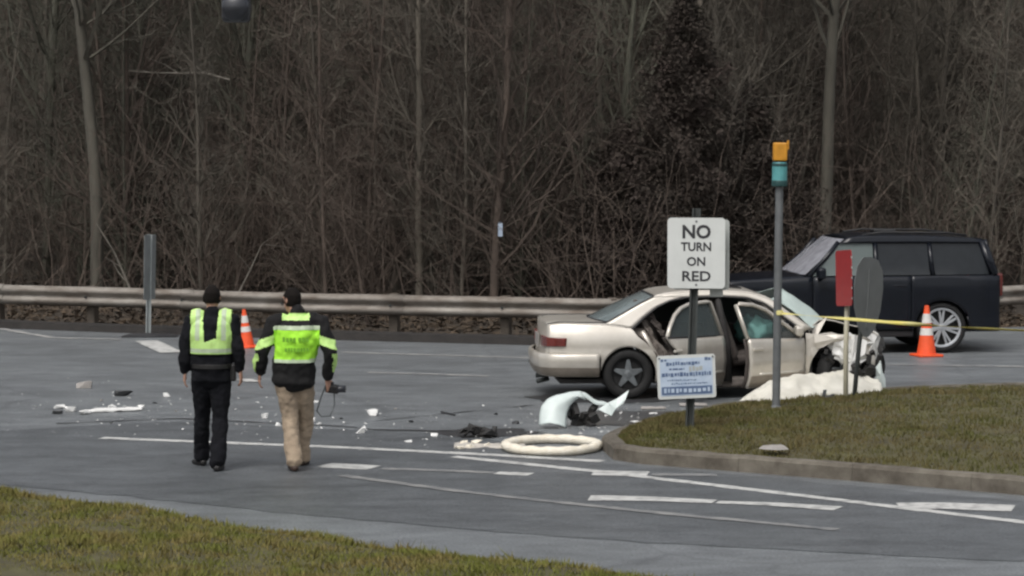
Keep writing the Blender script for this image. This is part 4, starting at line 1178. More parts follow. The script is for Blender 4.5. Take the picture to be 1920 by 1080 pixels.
# ------------------------------------------------------------------ caution tape from the pole to a stake beyond the picture
s0 = G(2080, 742, .16)
stake = tag(empty('stake', s0), 'wooden stake holding the far end of the caution tape', 'stake')
MB().tube([(0, 0, -.2), (0, 0, 1.25)], .025, 8).build('shaft', 'post_weathered_wood', stake)
MB().tube([(0, 0, 1.25), (0, 0, 1.29)], [.025, .008], 8).build('tip', 'post_weathered_wood', stake)
P0 = A(1461, 587, G(1455, 768, .2).y - .055); P1 = A(2076, 626, s0.y - .03)
m = MB(); n = 80
for i in range(n + 1):
    t = i / n; p = P0.lerp(P1, t); p.z -= .03 * math.sin(math.pi * t)
    tw = 1.3 * math.sin(t * 7 + .6) + .4 * math.sin(t * 23); hgt = .023 if i else .012
    d = Vector((0, math.sin(tw), math.cos(tw))) * hgt
    m.v += [p - d, p + d]
m.f = [[2 * i, 2 * i + 2, 2 * i + 3, 2 * i + 1] for i in range(n)]
tp = m.build('caution_tape', 'tape_yellow', smooth=True, solid=.001); tag(tp, 'yellow caution tape strung from the grey pole past the wreck', 'tape')
kn = MB(); kn.lathe([(.047, -.028), (.052, -.02), (.052, .02), (.047, .028)], 14, closed=True); k_ = kn.build('knot', 'tape_yellow', tp); k_.location = P0 + Vector((0, .055, 0))

# ------------------------------------------------------------------ traffic signal hanging from a span wire
sgp = A(443, 40, 32.0)
ts = tag(empty('traffic_signal', sgp), 'black traffic signal head hanging from a span wire over the road', 'traffic signal')
for i in range(3):
    zz = .16 + i * .36
    MB().box((0, 0, zz), (.34, .20, .345)).build('housing', 'signal_black', ts, bevel=.05)
    m = MB(); 
    for j in range(13):
        a = math.radians(-30 + 240 * j / 12)
        for yy in (.10, .34): m.v.append(Vector((.16 * math.cos(a), yy, zz + .16 * math.sin(a))))
    m.f = [[2 * j, 2 * j + 2, 2 * j + 3, 2 * j + 1] for j in range(12)]
    m.build('visor', 'signal_black', ts, smooth=True, solid=.006)
    MB().lathe([(.001, -.17), (.13, -.165), (.165, -.12), (.165, -.09), (.001, -.09)], 20, 'y', (0, 0, zz)).build('back_cover', 'signal_black', ts, smooth=True)
MB().tube([(0, 0, 1.05), (0, 0, 1.75)], .022, 8).build('hanger', 'post_dark', ts)
wz = sgp.z + 1.75
m = MB(); m.tube([(-11, sgp.y - 1.5, wz + .4), (sgp.x - 3, sgp.y - .4, wz + .1), (sgp.x, sgp.y, wz), (sgp.x + 5, sgp.y + .5, wz + .08), (11.5, sgp.y + 2, wz + .45)], .012, 6)
sw = tag(m.build('span_wire', 'post_dark'), 'thin span wire carrying the traffic signal across the road', 'wire')
for x, y, lab in ((-11, sgp.y - 1.5, 'grey steel pole holding the left end of the span wire'), (11.5, sgp.y + 2, 'grey steel pole holding the span wire end above the island')):
    o = tag(empty('signal_pole', (x, y, 0)), lab, 'pole')
    MB().lathe([(.001, -.3), (.15, -.3), (.11, wz + .6), (.001, wz + .6)], 16).build('shaft', 'post_grey', o)
    MB().lathe([(.001, -.02), (.26, -.02), (.26, .04), (.16, .10), (.001, .10)], 16).build('base', 'post_grey', o)

# marker plate on its tree
tx = marker_tree.location
mp_ = plate('marker_plate', rrect(.075, .24, .01), .006, 'sign_palewash', None, tuple(A(938, 430, 44.72)))
tag(mp_, 'small pale blue marker plate fixed to a dark trunk in the woods', 'marker')
MB().box((-.02, .10, 0), (.03, .19, .03)).build('bracket', 'post_dark', mp_)

# ------------------------------------------------------------------ crash debris
rr = random.Random(21)
def hull(name, pts, m, bevel=0.0):
    bm = bmesh.new()
    for p in pts: bm.verts.new(p)
    bmesh.ops.convex_hull(bm, input=bm.verts[:])
    for v in [v for v in bm.verts if not v.link_faces]: bm.verts.remove(v)
    me = bpy.data.meshes.new(name); bm.to_mesh(me); bm.free(); me.materials.append(MATS[m])
    return link(name, me)
def chunk(px, py, w, h, m, label, group, name='debris_fragment', cat='debris', d=None):
    p = G(px, py); d = d or w * .7
    o = None
    pts = []
    for k in range(16):
        a = rr.uniform(0, 6.28); q = rr.uniform(.55, 1)
        pts.append((math.cos(a) * w / 2 * q, math.sin(a) * d / 2 * q, rr.choice((0.004, h * rr.uniform(.35, 1)))))
    o = hull(name, pts, m); o.location = p
    return tag(o, label, cat, group)
WF, WG = 'small crumpled white plastic fragment lying on the asphalt', 'white crash fragments on the road'
for px, py, w, h in ((698, 779, .17, .10), (677, 812, .13, .09), (313, 744, .13, .06), (497, 785, .09, .07), (521, 799, .08, .05), (586, 792, .09, .06), (598, 796, .07, .03), (592, 755, .09, .03), (814, 818, .10, .04), (1193, 793, .19, .025), (1262, 796, .16, .02), (1225, 776, .13, .02)):
    chunk(px, py, w, h, 'fragment_white', WF, WG)
for px, py, w, h in ((130, 772, .22, .07), (158, 777, .20, .06), (112, 766, .16, .05), (210, 766, .12, .06), (248, 770, .14, .05), (266, 766, .1, .05), (182, 772, .15, .04)):
    chunk(px, py, w, h, 'fragment_white', 'jagged white bumper scrap in the row beside the walkers', 'white bumper scraps in a row')
ls = MB(); a, b_ = G(165, 774), G(268, 770)
ls.grid(lambda u, v: tuple(a.lerp(b_, u) + Vector((0, lerp(-.05, .05, v), .012 + .035 * math.sin(math.pi * v) + .015 * nz((u * 6, v, 2))))), 24, 5)
tag(ls.build('trim_strip', 'fragment_white', smooth=True, solid=.004), 'long pale trim strip lying among the white bumper scraps', 'debris')
lab = chunk(157, 728, .24, .10, 'fragment_grey', 'dusty grey block of wreckage on the far lane', None, 'debris_block')
chunk(231, 742, .27, .08, 'fragment_black', 'low black plastic tray lying on the road', None, 'plastic_tray')
chunk(966, 795, .10, .04, 'fragment_black', 'small black fragment near the bumper cover', None)
chunk(108, 776, .16, .05, 'fragment_black', 'black rubber scrap beside the white bumper scraps', None)
chunk(226, 622, .22, .11, 'fragment_grey', 'tan block lying in the leaves under the guardrail', None, 'debris_block')
m = MB(); c = G(836, 778)
m.tube([tuple(c + Vector((-.06 + .09 * (1 - math.cos(a)) * 1.0, .20 * math.cos(a * .9), .014))) for a in np.linspace(.0, 2.6, 14)], .012, 6)
tag(m.build('rubber_hose', 'fragment_black', smooth=True), 'curled black rubber hose piece on the asphalt', 'hose')
# engine fragment pile
p = G(892, 820)
eo = tag(empty('engine_fragment', p), 'dark mangled engine part on the road beside the white ring', 'debris')
for k in range(9):
    pts = [(rr.gauss(0, .05), rr.gauss(0, .05), abs(rr.gauss(0, .04))) for _ in range(12)]
    o = hull('lump', pts, 'crash_dark'); o.parent = eo; o.location = (rr.uniform(-.14, .16), rr.uniform(-.08, .08), rr.uniform(0, .05))
m = MB(); m.tube([(-.12, -.03, .02), (-.02, -.05, .13), (.08, 0, .10), (.17, .02, .02)], .014, 6); m.build('pipe', 'crash_dark', eo, smooth=True)
MB().tube([(.20, .0, .0), (.21, .01, .12)], .025, 8).build('stub', 'crash_dark', eo, smooth=True)
# absorbent powder spilled in a tongue
fa, fb = G(852, 836), G(985, 838)
m = MB(); m.grid(lambda u, v: tuple(fa.lerp(fb, u) + Vector((0, lerp(-.26, .22, v) * (.45 + .5 * abs(math.sin(u * 5 + 1)) + .2 * nz((u * 5, v * 3, 4))), .006 + .035 * math.sin(math.pi * v) * (.4 + .9 * abs(nz((u * 9, v * 5, 1))))))), 40, 12)
tag(stuff(m.build('absorbent_powder', 'powder', smooth=True)), 'spilled whitish absorbent powder beside the white ring', 'powder')
m = MB(); f1, f2 = G(890, 858), G(1230, 872)
for px, py, w in ((868, 834, .13), (862, 842, .12), (895, 832, .15), (882, 840, .11), (912, 838, .10)):
    chunk(px, py, w, .05, 'sock_white', 'clotted lump of whitish absorbent near the engine part', 'absorbent lumps')
# absorbent sock ring
rc_ = G(1034, 843)
m = MB(); k = 72; cs = 10
for i in range(k):
    a = 2 * math.pi * i / k; e = 1 + .05 * nz((math.cos(a) * 2, math.sin(a) * 2, 3))
    cx, cy = .475 * math.cos(a) * e, .56 * math.sin(a) * e
    r_ = .054 * (1 + .10 * nz((math.cos(a) * 5, math.sin(a) * 5, 1)) + .05 * math.sin(i * 1.3))
    nrm = Vector((math.cos(a) / .475, math.sin(a) / .56, 0)).normalized()
    for j in range(cs):
        q = 2 * math.pi * j / cs
        m.v.append(Vector((cx, cy, r_ * .9)) + nrm * r_ * 1.05 * math.cos(q) + Vector((0, 0, r_ * .9 * math.sin(q))))
m.f = [[i * cs + j, ((i + 1) % k) * cs + j, ((i + 1) % k) * cs + (j + 1) % cs, i * cs + (j + 1) % cs] for i in range(k) for j in range(cs)]
rg = m.build('absorbent_sock', 'sock_white', smooth=True); rg.location = rc_; rg.rotation_euler = (0, 0, -.10)
tag(rg, 'white absorbent sock laid in an oval ring beside the kerb nose', 'absorbent ring')
# white clump in the island grass
chunk(1452, 842, .36, .04, 'fragment_grey', 'pale flat stone in the island grass near the kerb', None, 'flat_stone', 'stone')
bpy.data.objects['flat_stone'].location = G(1455, 842, .20)
# torn pale bumper cover
p = G(1052, 802)
bo = tag(empty('bumper_cover', p), 'torn pale bumper cover curling up from the road beside the sedan rear wheel', 'bumper')
oA = poly([(-.25, 0, .03), (-.245, 0, .14), (-.225, 0, .24), (-.16, 0, .32), (-.05, 0, .362), (.08, 0, .385), (.23, 0, .395)])
iA = poly([(.06, 0, .006), (.062, 0, .10), (.072, 0, .17), (.10, 0, .235), (.155, 0, .29), (.21, 0, .32), (.285, 0, .285)])
def bc(u, v):          # broad sheet with a wheel arch cut out of its right side
    p = oA(u).lerp(iA(u), v)
    p.y = -.16 * math.sin(math.pi * min(1, v * .75 + .1)) * (1 - .6 * u) + .22 * u
    if u < .12: p.z += .05 * math.sin(math.pi * v) * (1 - u / .12)
    p.z = max(.006, p.z + .010 * nz((u * 4, v * 4, 0)))
    return p
MB().grid(bc, 28, 12).build('panel', 'pale_green_plastic', bo, smooth=True, solid=.008)
m = MB(); n = 24
for i in range(n + 1):
    t = i / n; x = lerp(.21, .56, t); z = .385 - .16 * t ** 1.1 + .015 * math.sin(t * 9); y = .20 + .05 * t
    w = .045 * (1 - .4 * t) + .012
    m.v += [Vector((x, y - w * .7, z - w)), Vector((x, y, z)), Vector((x + .01, y + w, z - .012))]
m.f = [[3 * i + j, 3 * i + 3 + j, 3 * i + 4 + j, 3 * i + 1 + j] for i in range(n) for j in range(2)]
m.build('arch_lip', 'pale_green_plastic', bo, smooth=True, solid=.006)
m = MB(); m.v = [Vector(v) for v in ((.42, .15, .19), (.54, .20, .26), (.64, .18, .31), (.77, .22, .40), (.73, .16, .30), (.70, .14, .25), (.62, .10, .20), (.57, .12, .12), (.50, .12, .15))]
m.f = [[0, 1, 8], [1, 2, 6, 7], [1, 7, 8], [2, 3, 4, 5, 6]]
m.build('torn_flap', 'pale_green_plastic', bo, solid=.008)
m = MB()
for k in range(10): m.box((rr.uniform(.10, .42), rr.uniform(.05, .25), rr.uniform(.02, .20)), (rr.uniform(.05, .2), rr.uniform(.05, .15), rr.uniform(.03, .10)), Matrix.Rotation(rr.uniform(0, 3), 3, Vector((rr.random(), rr.random(), 1)).normalized()))
m.build('inner_liner', 'crash_dark', bo)
for px, py, w, lab in ((1225, 768, .30, 'flat tan sill strip lying under the open rear door'), (1300, 762, .34, 'thin pale trim strip lying under the open doors')):
    q = G(px, py); m = MB(); m.grid(lambda u, v: (w * (u - .5), .07 * (v - .5), .01 + .03 * math.sin(math.pi * v) + .01 * nz((u * 5, v, px))), 12, 4)
    o = m.build('sill_strip', 'fragment_grey', smooth=True, solid=.004); o.location = q; tag(o, lab, 'debris')
# white sheet heaped between the sedan nose and the island
qa, qb = G(1335, 784), G(1655, 752)
def sheet(u, v):
    p = qa.lerp(qb, u); p.y += lerp(-.25, 1.15, v) * (.35 + .65 * sstep(0, .4, u)) * (1 - .35 * sstep(.85, 1, u))
    hgt = .42 * sstep(-.05, .5, u) * (1 - .35 * sstep(.80, 1, u))
    z = hgt * math.sin(math.pi * min(1, v * .62 + .02)) * (1 - .5 * v * v)
    z += (.06 * nz((u * 9, v * 5, 0)) + .035 * nz((u * 24, v * 10, 3))) * sstep(0, .2, u) * math.sin(math.pi * min(1, max(0, v * .9 + .05)))
    p.z = max(.012, z + .02)
    return p
sh = MB().grid(sheet, 70, 26).build('white_sheet', 'sheet_white', smooth=True, solid=.004)
tag(sh, 'crumpled white plastic sheet heaped between the wrecked nose and the island', 'sheet')
for px, py, w, h in ((1555, 752, .16, .09), (1572, 754, .22, .06), (1618, 753, .22, .05), (1545, 749, .08, .12)):
    o = chunk(px, py, w, h, 'fragment_black', 'black splintered plastic scrap at the foot of the knocked sign', 'black scraps at the sign foot'); o.location = G(px, py, .15)

# fluid soaked into the asphalt, and the grit of broken glass nobody could count
def stain(px, py, rx, ry, sd, label):
    c = G(px, py); m = MB(); n = 64; rings = 5
    for k in range(rings + 1):
        for i in range(n):
            a = 2 * math.pi * i / n; q = (1 + .55 * nz((math.cos(a) * 1.3 + sd, math.sin(a) * 1.3, sd)) + .22 * nz((math.cos(a) * 4 + sd, math.sin(a) * 4, sd)) + .1 * nz((math.cos(a) * 11, math.sin(a) * 11, sd))) * k / rings
            m.v.append(Vector((math.cos(a) * rx * q, math.sin(a) * ry * q, .0052)))
    m.f = [[k * n + i, k * n + (i + 1) % n, (k + 1) * n + (i + 1) % n, (k + 1) * n + i] for k in range(1, rings) for i in range(n)] + [[n + i for i in range(n)]]
    m.v = m.v
    o = m.build('fluid_stain', 'fluid'); o.location = c; stuff(o); tag(o, label, 'stain')
stain(1190, 785, .75, .85, 2, 'dark leaked fluid soaked into the road beside the torn bumper cover')
stain(900, 812, .62, .34, 5, 'dark oily stain around the mangled engine part')
stain(1120, 748, .9, .5, 8, 'dark damp patch under the sedan tail')
n = 750
gx = np.concatenate([rng.normal(900, 330, n // 2), rng.normal(1150, 120, n // 4), rng.normal(250, 140, n - n // 2 - n // 4)]); gy = np.concatenate([rng.normal(795, 22, n // 2), rng.normal(790, 16, n // 4), rng.normal(765, 22, n - n // 2 - n // 4)])
P = np.array([G(a, b_, .016) for a, b_ in zip(gx, gy)])
sz = rng.gamma(2.0, .0036, n)[:, None, None]
v = P[:, None, :] + rng.normal(0, 1, (n, 4, 3)) * sz * np.array([1, 1, .5]); v[:, :, 2] = np.maximum(v[:, :, 2], .005)
f = (np.arange(n)[:, None, None] * 4 + np.array([[0, 1, 2], [0, 1, 3], [1, 2, 3], [0, 2, 3]])[None]).reshape(-1, 3)
tag(stuff(mk_np('glass_grit', v.reshape(-1, 3), f, 'fragment_white')), 'fine grit of broken glass and plastic strewn over the road', 'grit')
for px, py, w, h, m_ in ((770, 792, .07, .03, 'fragment_black'), (742, 768, .05, .02, 'fragment_grey'), (560, 770, .06, .03, 'fragment_grey'), (930, 778, .06, .03, 'fragment_black'), (640, 786, .05, .02, 'fragment_black'), (1005, 812, .05, .02, 'fragment_black'), (290, 757, .07, .02, 'fragment_black'), (330, 772, .05, .02, 'fragment_grey'), (190, 752, .06, .03, 'fragment_grey'), (1170, 806, .06, .03, 'fragment_black')):
    chunk(px, py, w, h, m_, 'tiny dark splinter of wreckage on the asphalt', 'dark crash splinters on the road')

# ------------------------------------------------------------------ people
def ring_tube(mb, pts, rad, front=(0, 1, 0), n=16):
    """closed tube with elliptical rings; rad = (side, front) per point"""
    P = [Vector(p) for p in pts]; k = len(P); fr = Vector(front)
    R_ = [(r, r) if not hasattr(r, '__len__') else r for r in rad]
    rings = []
    t0 = (P[1] - P[0]).normalized(); t1 = (P[-1] - P[-2]).normalized()
    seq = [(P[0] - t0 * min(R_[0]) * .55, (R_[0][0] * .55, R_[0][1] * .55), t0)]
    for i in range(k):
        t = (P[min(i + 1, k - 1)] - P[max(0, i - 1)]).normalized(); seq.append((P[i], R_[i], t))
    seq.append((P[-1] + t1 * min(R_[-1]) * .55, (R_[-1][0] * .55, R_[-1][1] * .55), t1))
    base = len(mb.v)
    for p, (a, b), t in seq:
        f = fr if abs(t.dot(fr)) < .93 else Vector((0, 0, 1))
        s = t.cross(f).normalized(); f2 = s.cross(t)
        for j in range(n):
            q = 2 * math.pi * j / n; mb.v.append(p + s * a * math.cos(q) + f2 * b * math.sin(q))
    m = len(seq)
    for i in range(m - 1):
        for j in range(n):
            mb.f.append([base + i * n + j, base + i * n + (j + 1) % n, base + (i + 1) * n + (j + 1) % n, base + (i + 1) * n + j])
    mb.f.append([base + j for j in range(n)][::-1]); mb.f.append([base + (m - 1) * n + j for j in range(n)])
def remesh(mb, voxel, smooth=4):
    """one continuous skin over all tubes"""
    me = bpy.data.meshes.new('tmp'); me.from_pydata([tuple(v) for v in mb.v], [], mb.f)
    bm = bmesh.new(); bm.from_mesh(me); bmesh.ops.recalc_face_normals(bm, faces=bm.faces); bm.to_mesh(me); bm.free()
    o = link('tmp', me)
    r = o.modifiers.new('r', 'REMESH'); r.mode = 'VOXEL'; r.voxel_size = voxel
    s = o.modifiers.new('s', 'SMOOTH'); s.iterations = smooth; s.factor = .5
    dg = bpy.context.evaluated_depsgraph_get()
    out = bpy.data.meshes.new_from_object(o.evaluated_get(dg))
    bpy.data.objects.remove(o); bpy.data.meshes.remove(me)
    return out
def cloth(me, amp, f, seed=0, stretch=(1, 1, 1)):
    """folds: push vertices along their normals"""
    N_ = [v.normal.copy() for v in me.vertices]; C_ = [v.co.copy() for v in me.vertices]
    for v, p, nn in zip(me.vertices, C_, N_):
        v.co = p + nn * amp * (nz((p.x * f * stretch[0] + seed, p.y * f * stretch[1], p.z * f * stretch[2])) + .5 * nz((p.x * f * 2.3, p.y * f * 2.3 + seed, p.z * f * 2.3)))
def finish(name, me, m, parent):
    me.materials.clear(); me.materials.append(MATS[m])
    me.polygons.foreach_set('use_smooth', [True] * len(me.polygons))
    return link(name, me, parent)
def take(name, me, pred, off, m, parent):
    """a garment panel: the faces of me where pred holds, lifted off the cloth"""
    bm = bmesh.new(); bm.from_mesh(me); bm.normal_update()
    for v in bm.verts: v.co = v.co + v.normal * off
    kill = [f for f in bm.faces if not pred(f.calc_center_median(), f.normal)]
    bmesh.ops.delete(bm, geom=kill, context='FACES')
    out = bpy.data.meshes.new(name); bm.to_mesh(out); bm.free()
    return finish(name, out, m, parent)
def hand(mb, wrist, d, palm_n, side, curl=.5):
    """palm and five bent fingers; d = pointing direction, palm_n = palm normal, thumb towards +side"""
    d, pn = Vector(d).normalized(), Vector(palm_n).normalized(); sv = d.cross(pn).normalized() * side
    w = Vector(wrist)
    ring_tube(mb, [w - d * .02, w + d * .03, w + d * .085], [(.024, .018), (.036, .016), (.040, .014)], front=pn, n=12)
    for k, L in enumerate((.072, .080, .074, .058)):
        b = w + d * .085 + sv * (.030 - .020 * k)
        d1 = (d + pn * curl * .5).normalized(); d2 = (d + pn * curl * 1.3).normalized(); d3 = (d * .5 + pn * curl * 2.0).normalized()
        p1 = b + d1 * L * .45; p2_ = p1 + d2 * L * .32; p3 = p2_ + d3 * L * .25
        ring_tube(mb, [b - d * .02, p1, p2_, p3], [.0095, .009, .0085, .0075], front=pn, n=8)
    t0 = w + d * .03 + sv * .030; t1 = t0 + (d * .6 + sv * .8 + pn * .3).normalized() * .035; t2 = t1 + (d + sv * .25 + pn * .5).normalized() * .032
    ring_tube(mb, [t0 - sv * .015, t0, t1, t2], [.012, .012, .0105, .009], front=pn, n=8)
def head(mb, c, turn, tilt=0.0):
    """skull, jaw, nose, ears, brow; face towards local +y turned by angle"""
    Rz = Matrix.Rotation(turn, 3, 'Z') @ Matrix.Rotation(tilt, 3, 'X'); c = Vector(c)
    T = lambda p: c + Rz @ Vector(p)
    fr = Rz @ Vector((0, 1, 0))
    ring_tube(mb, [T((0, .01, -.105)), T((0, .012, -.06)), T((0, .0, 0)), T((0, -.006, .05)), T((0, -.004, .09))], [(.046, .058), (.062, .082), (.072, .094), (.072, .092), (.050, .064)], front=fr)
    ring_tube(mb, [T((0, .085, .02)), T((0, .108, -.015)), T((0, .106, -.028))], [.010, .015, .016], front=(0, 0, 1), n=8)
    ring_tube(mb, [T((-.028, .088, -.066)), T((.028, .088, -.066))], [.010, .010], n=8)
    ring_tube(mb, [T((-.045, .082, .030)), T((.045, .082, .030))], [.011, .011], n=8)
    for s in (-1, 1): ring_tube(mb, [T((s * .072, -.008, -.030)), T((s * .078, -.014, .0)), T((s * .074, -.010, .025))], [(.010, .016), (.012, .020), (.008, .014)], front=fr, n=10)
    return T, Rz
def person(name, loc, rz, J, label, jacket_m, trouser_m, shoe_m, jk, collar_m=None, turn=0.0, hands=None, seed=0):
    o = tag(empty(name, loc, rz), label, 'person')
    V_ = {k: Vector(v) for k, v in J.items()}
    lerpv = lambda a, b, t: V_[a].lerp(V_[b], t)
    # --- body, one skin from head to feet
    mb = MB()
    T, Rz = head(mb, V_['head'], turn, -.05)
    ring_tube(mb, [V_['head'] + Vector((0, -.01, -.06)), V_['neck'] + Vector((0, 0, .02)), V_['neck'] - Vector((0, 0, .06))], [(.052, .056), (.054, .056), (.075, .065)])
    ring_tube(mb, [V_['pelvis'] - Vector((0, 0, .08)), V_['pelvis'], V_['pelvis'].lerp(V_['chest'], .45), V_['chest'], V_['chest'].lerp(V_['neck'], .6), V_['neck'] - Vector((0, 0, .03))], [(.11, .08), (.125, .085), (.11, .08), (.14, .09), (.12, .08), (.06, .055)])
    for s in 'lr':
        ring_tube(mb, [lerpv('sh_' + s, 'neck', .25), V_['sh_' + s], lerpv('sh_' + s, 'el_' + s, .5), V_['el_' + s], lerpv('el_' + s, 'wr_' + s, .3), V_['wr_' + s]], [.058, .056, .047, .040, .040, .026], n=12)
        ring_tube(mb, [V_['hip_' + s] + Vector((0, 0, .05)), V_['hip_' + s], lerpv('hip_' + s, 'kn_' + s, .5), V_['kn_' + s], lerpv('kn_' + s, 'an_' + s, .3), V_['an_' + s]], [.085, .085, .072, .054, .056, .036], n=14)
        ring_tube(mb, [V_['an_' + s], V_['an_' + s] + Vector((0, -.02, -.045)), V_['toe_' + s]], [.036, .034, (.036, .022)], n=12)
        hd, hn, hs = hands[s]
        hand(mb, V_['wr_' + s], hd, hn, hs, .55)
    body = finish('body', remesh(mb, .0075, 3), 'skin', o)
    for s in (-1, 1):
        e = MB(); e.lathe([(.001, -.010), (.008, -.006), (.010, 0), (.008, .006), (.001, .010)], 10, 'y'); eo = e.build('eye', 'cone_white', o, smooth=True)
        eo.location = T((s * .030, .078, .010)); eo.rotation_euler = (0, 0, turn)
    # --- hair
    hm = MB(); head(hm, V_['head'], turn, -.05)
    hme = remesh(hm, .008, 4)
    inv = Rz.transposed()
    def hp(c, n):
        q = inv @ (c - V_['head']); return (q.z > .045 and q.y < .085) or (q.y < .02 - .3 * max(0, -q.z) and q.z > -.055 and not abs(q.x) > .085)
    hair = take('hair', hme, hp, .009, 'hair_black', o)
    sm = hair.modifiers.new('s', 'SOLIDIFY'); sm.thickness = .010; sm.offset = -1
    # --- trousers
    tb = MB()
    tr_ = jk['trouser']
    ring_tube(tb, [V_['pelvis'] + Vector((0, 0, .13)), V_['pelvis'], V_['pelvis'] - Vector((0, 0, .07))], [(.155, .110), (.168, .118), (.155, .118)])
    for s in 'lr':
        ring_tube(tb, [V_['hip_' + s] + Vector((0, 0, .04)), lerpv('hip_' + s, 'kn_' + s, .3), lerpv('hip_' + s, 'kn_' + s, .7), V_['kn_' + s], lerpv('kn_' + s, 'an_' + s, .4), lerpv('kn_' + s, 'an_' + s, .75), lerpv('kn_' + s, 'an_' + s, 1.04)],
                  [.112 * tr_, .106 * tr_, .092 * tr_, .083 * tr_, .080 * tr_, .078 * tr_, .080 * tr_], n=16)
    tme = remesh(tb, .010, 5); cloth(tme, .018, 9, seed, (1, 1, .7)); finish('trousers', tme, trouser_m, o)
    # --- shoes
    for s in 'lr':
        sb = MB(); an, toe = V_['an_' + s], V_['toe_' + s]; dv = (toe - an); dv.z = 0; dv.normalize()
        heel = an - dv * .055; gz = jk.get('lift_' + s, 0)
        ring_tube(sb, [Vector((heel.x, heel.y, toe.z + .012 + gz)), Vector((an.x, an.y, toe.z + .022 + gz * .7)), (Vector((an.x, an.y, toe.z + .02)) + toe) / 2, toe + Vector((0, 0, .004)), toe + dv * .045], [(.036, .034), (.040, .046), (.045, .042), (.046, .034), (.034, .022)], front=(0, 0, 1), n=14)
        ring_tube(sb, [an + Vector((0, 0, -.05)), an + Vector((0, -.005, .06))], [.047, .049], n=12)
        finish('shoe', remesh(sb, .008, 3), shoe_m, o)
    # --- jacket
    jb = MB()
    ring_tube(jb, [Vector((V_['pelvis'].x, V_['pelvis'].y, jk['hem'])), V_['pelvis'].lerp(V_['chest'], .15), V_['pelvis'].lerp(V_['chest'], .55), V_['chest'], V_['chest'].lerp(V_['neck'], .5), V_['chest'].lerp(V_['neck'], .82), V_['neck'] - Vector((0, 0, .01))],
              [tuple(jk['w'] * x for x in r) for r in ((.205, .150), (.205, .150), (.195, .145), (.215, .155), (.205, .140), (.135, .105), (.075, .075))])
    for s in 'lr':
        a = jk['sleeve']
        ring_tube(jb, [lerpv('sh_' + s, 'neck', .35), V_['sh_' + s], lerpv('sh_' + s, 'el_' + s, .5), V_['el_' + s], lerpv('el_' + s, 'wr_' + s, .5), lerpv('el_' + s, 'wr_' + s, .96)], [.078 * a, .082 * a, .074 * a, .066 * a, .060 * a, .050 * a], n=14)
    if jk.get('collar'): ring_tube(jb, [V_['neck'] - Vector((0, 0, .05)), V_['neck'] + Vector((0, -.005, jk['collar']))], [(.09, .09), (.074, .078)])
    jme = remesh(jb, .010, 5); cloth(jme, .020, 8, seed + 5); jo = finish('jacket', jme, jacket_m, o)
    return o, jme, V_

# officer in a lime vest: walks away, left foot ahead
J1 = dict(head=(.0, .03, 1.69), neck=(0, 0, 1.535), chest=(0, -.01, 1.33), pelvis=(-.005, 0, .97),
          sh_l=(-.195, -.01, 1.475), el_l=(-.265, -.03, 1.19), wr_l=(-.270, .03, .955), sh_r=(.195, -.01, 1.475), el_r=(.265, -.05, 1.20), wr_r=(.275, .0, .970),
          hip_l=(-.095, 0, .93), kn_l=(-.125, .16, .52), an_l=(-.145, .30, .095), toe_l=(-.215, .42, .025),
          hip_r=(.085, 0, .93), kn_r=(.075, .0, .50), an_r=(.065, -.16, .095), toe_r=(.075, -.01, .025))
b1 = G(396, 884)
o1, j1, V1 = person('person', b1 + Vector((0, .15, 0)), 0.0, J1, 'person in dark uniform and lime safety vest walking away, arms hanging', 'navy_cloth', 'navy_cloth', 'shoe_black',
    dict(hem=.88, w=1.0, sleeve=.98, trouser=.98, collar=.03), turn=-.05, hands=dict(l=((-.1, .1, -1), (1, .2, 0), -1), r=((.1, .1, -1), (-1, .2, 0), 1)), seed=1)
def in_vest(c, n):
    if abs(c.x) > .20 and c.z < 1.50 and abs(c.y) < .075: return False
    return abs(c.x) < .205 + .2 * max(0, 1.5 - c.z) * 0 
def vest(c, n):
    if not (1.145 < c.z < 1.585) or abs(c.x) > .213: return False
    if c.z < 1.285 + .02 * math.sin(c.x * 20): return abs(c.x) < .209
    inner = .060 + .016 * sstep(1.28, 1.55, c.z) * (1.0 if c.y < 0 else 1.3)
    return abs(c.x + .0) > inner and abs(c.x) < .198
vb = MB(); vp = V1
ring_tube(vb, [vp['pelvis'].lerp(vp['chest'], .40), vp['pelvis'].lerp(vp['chest'], .6), vp['chest'], vp['chest'].lerp(vp['neck'], .5), vp['chest'].lerp(vp['neck'], .80), vp['neck'] - Vector((0, 0, .01))],
          [(.208, .156), (.205, .154), (.222, .163), (.214, .148), (.150, .115), (.085, .085)])
for s in 'lr': ring_tube(vb, [vp['sh_' + s].lerp(vp['neck'], .45), vp['sh_' + s].lerp(vp['neck'], .05)], [.085, .088], n=14)
vme = remesh(vb, .008, 4); cloth(vme, .008, 7, 9)
def clean(o):
    m = o.modifiers.new('sol', 'SOLIDIFY'); m.thickness = .006; m.offset = 1
ve = take('safety_vest', vme, vest, .004, 'lime_pale', o1); clean(ve)
take('reflective_band', vme, lambda c, n: 1.165 < c.z < 1.20 and abs(c.x) < .205, .012, 'reflective', o1)
for s_ in (-1, 1):
    for b_s in (-1, 1): take('reflective_band', vme, lambda c, n: vest(c, n) and c.z > 1.285 and .105 < c.x * s_ < .150 and c.y * b_s > 0, .012, 'reflective', o1)
m = MB(); rr2 = random.Random(4); x = -.085
while x < .085:
    w = rr2.uniform(.014, .024); m.box((x, -.185, 1.232 + .12 * x + rr2.uniform(-.004, .004)), (w, .004, .034 * rr2.uniform(.6, 1))); x += w + .006
m.build('vest_print', 'lime_print', o1)
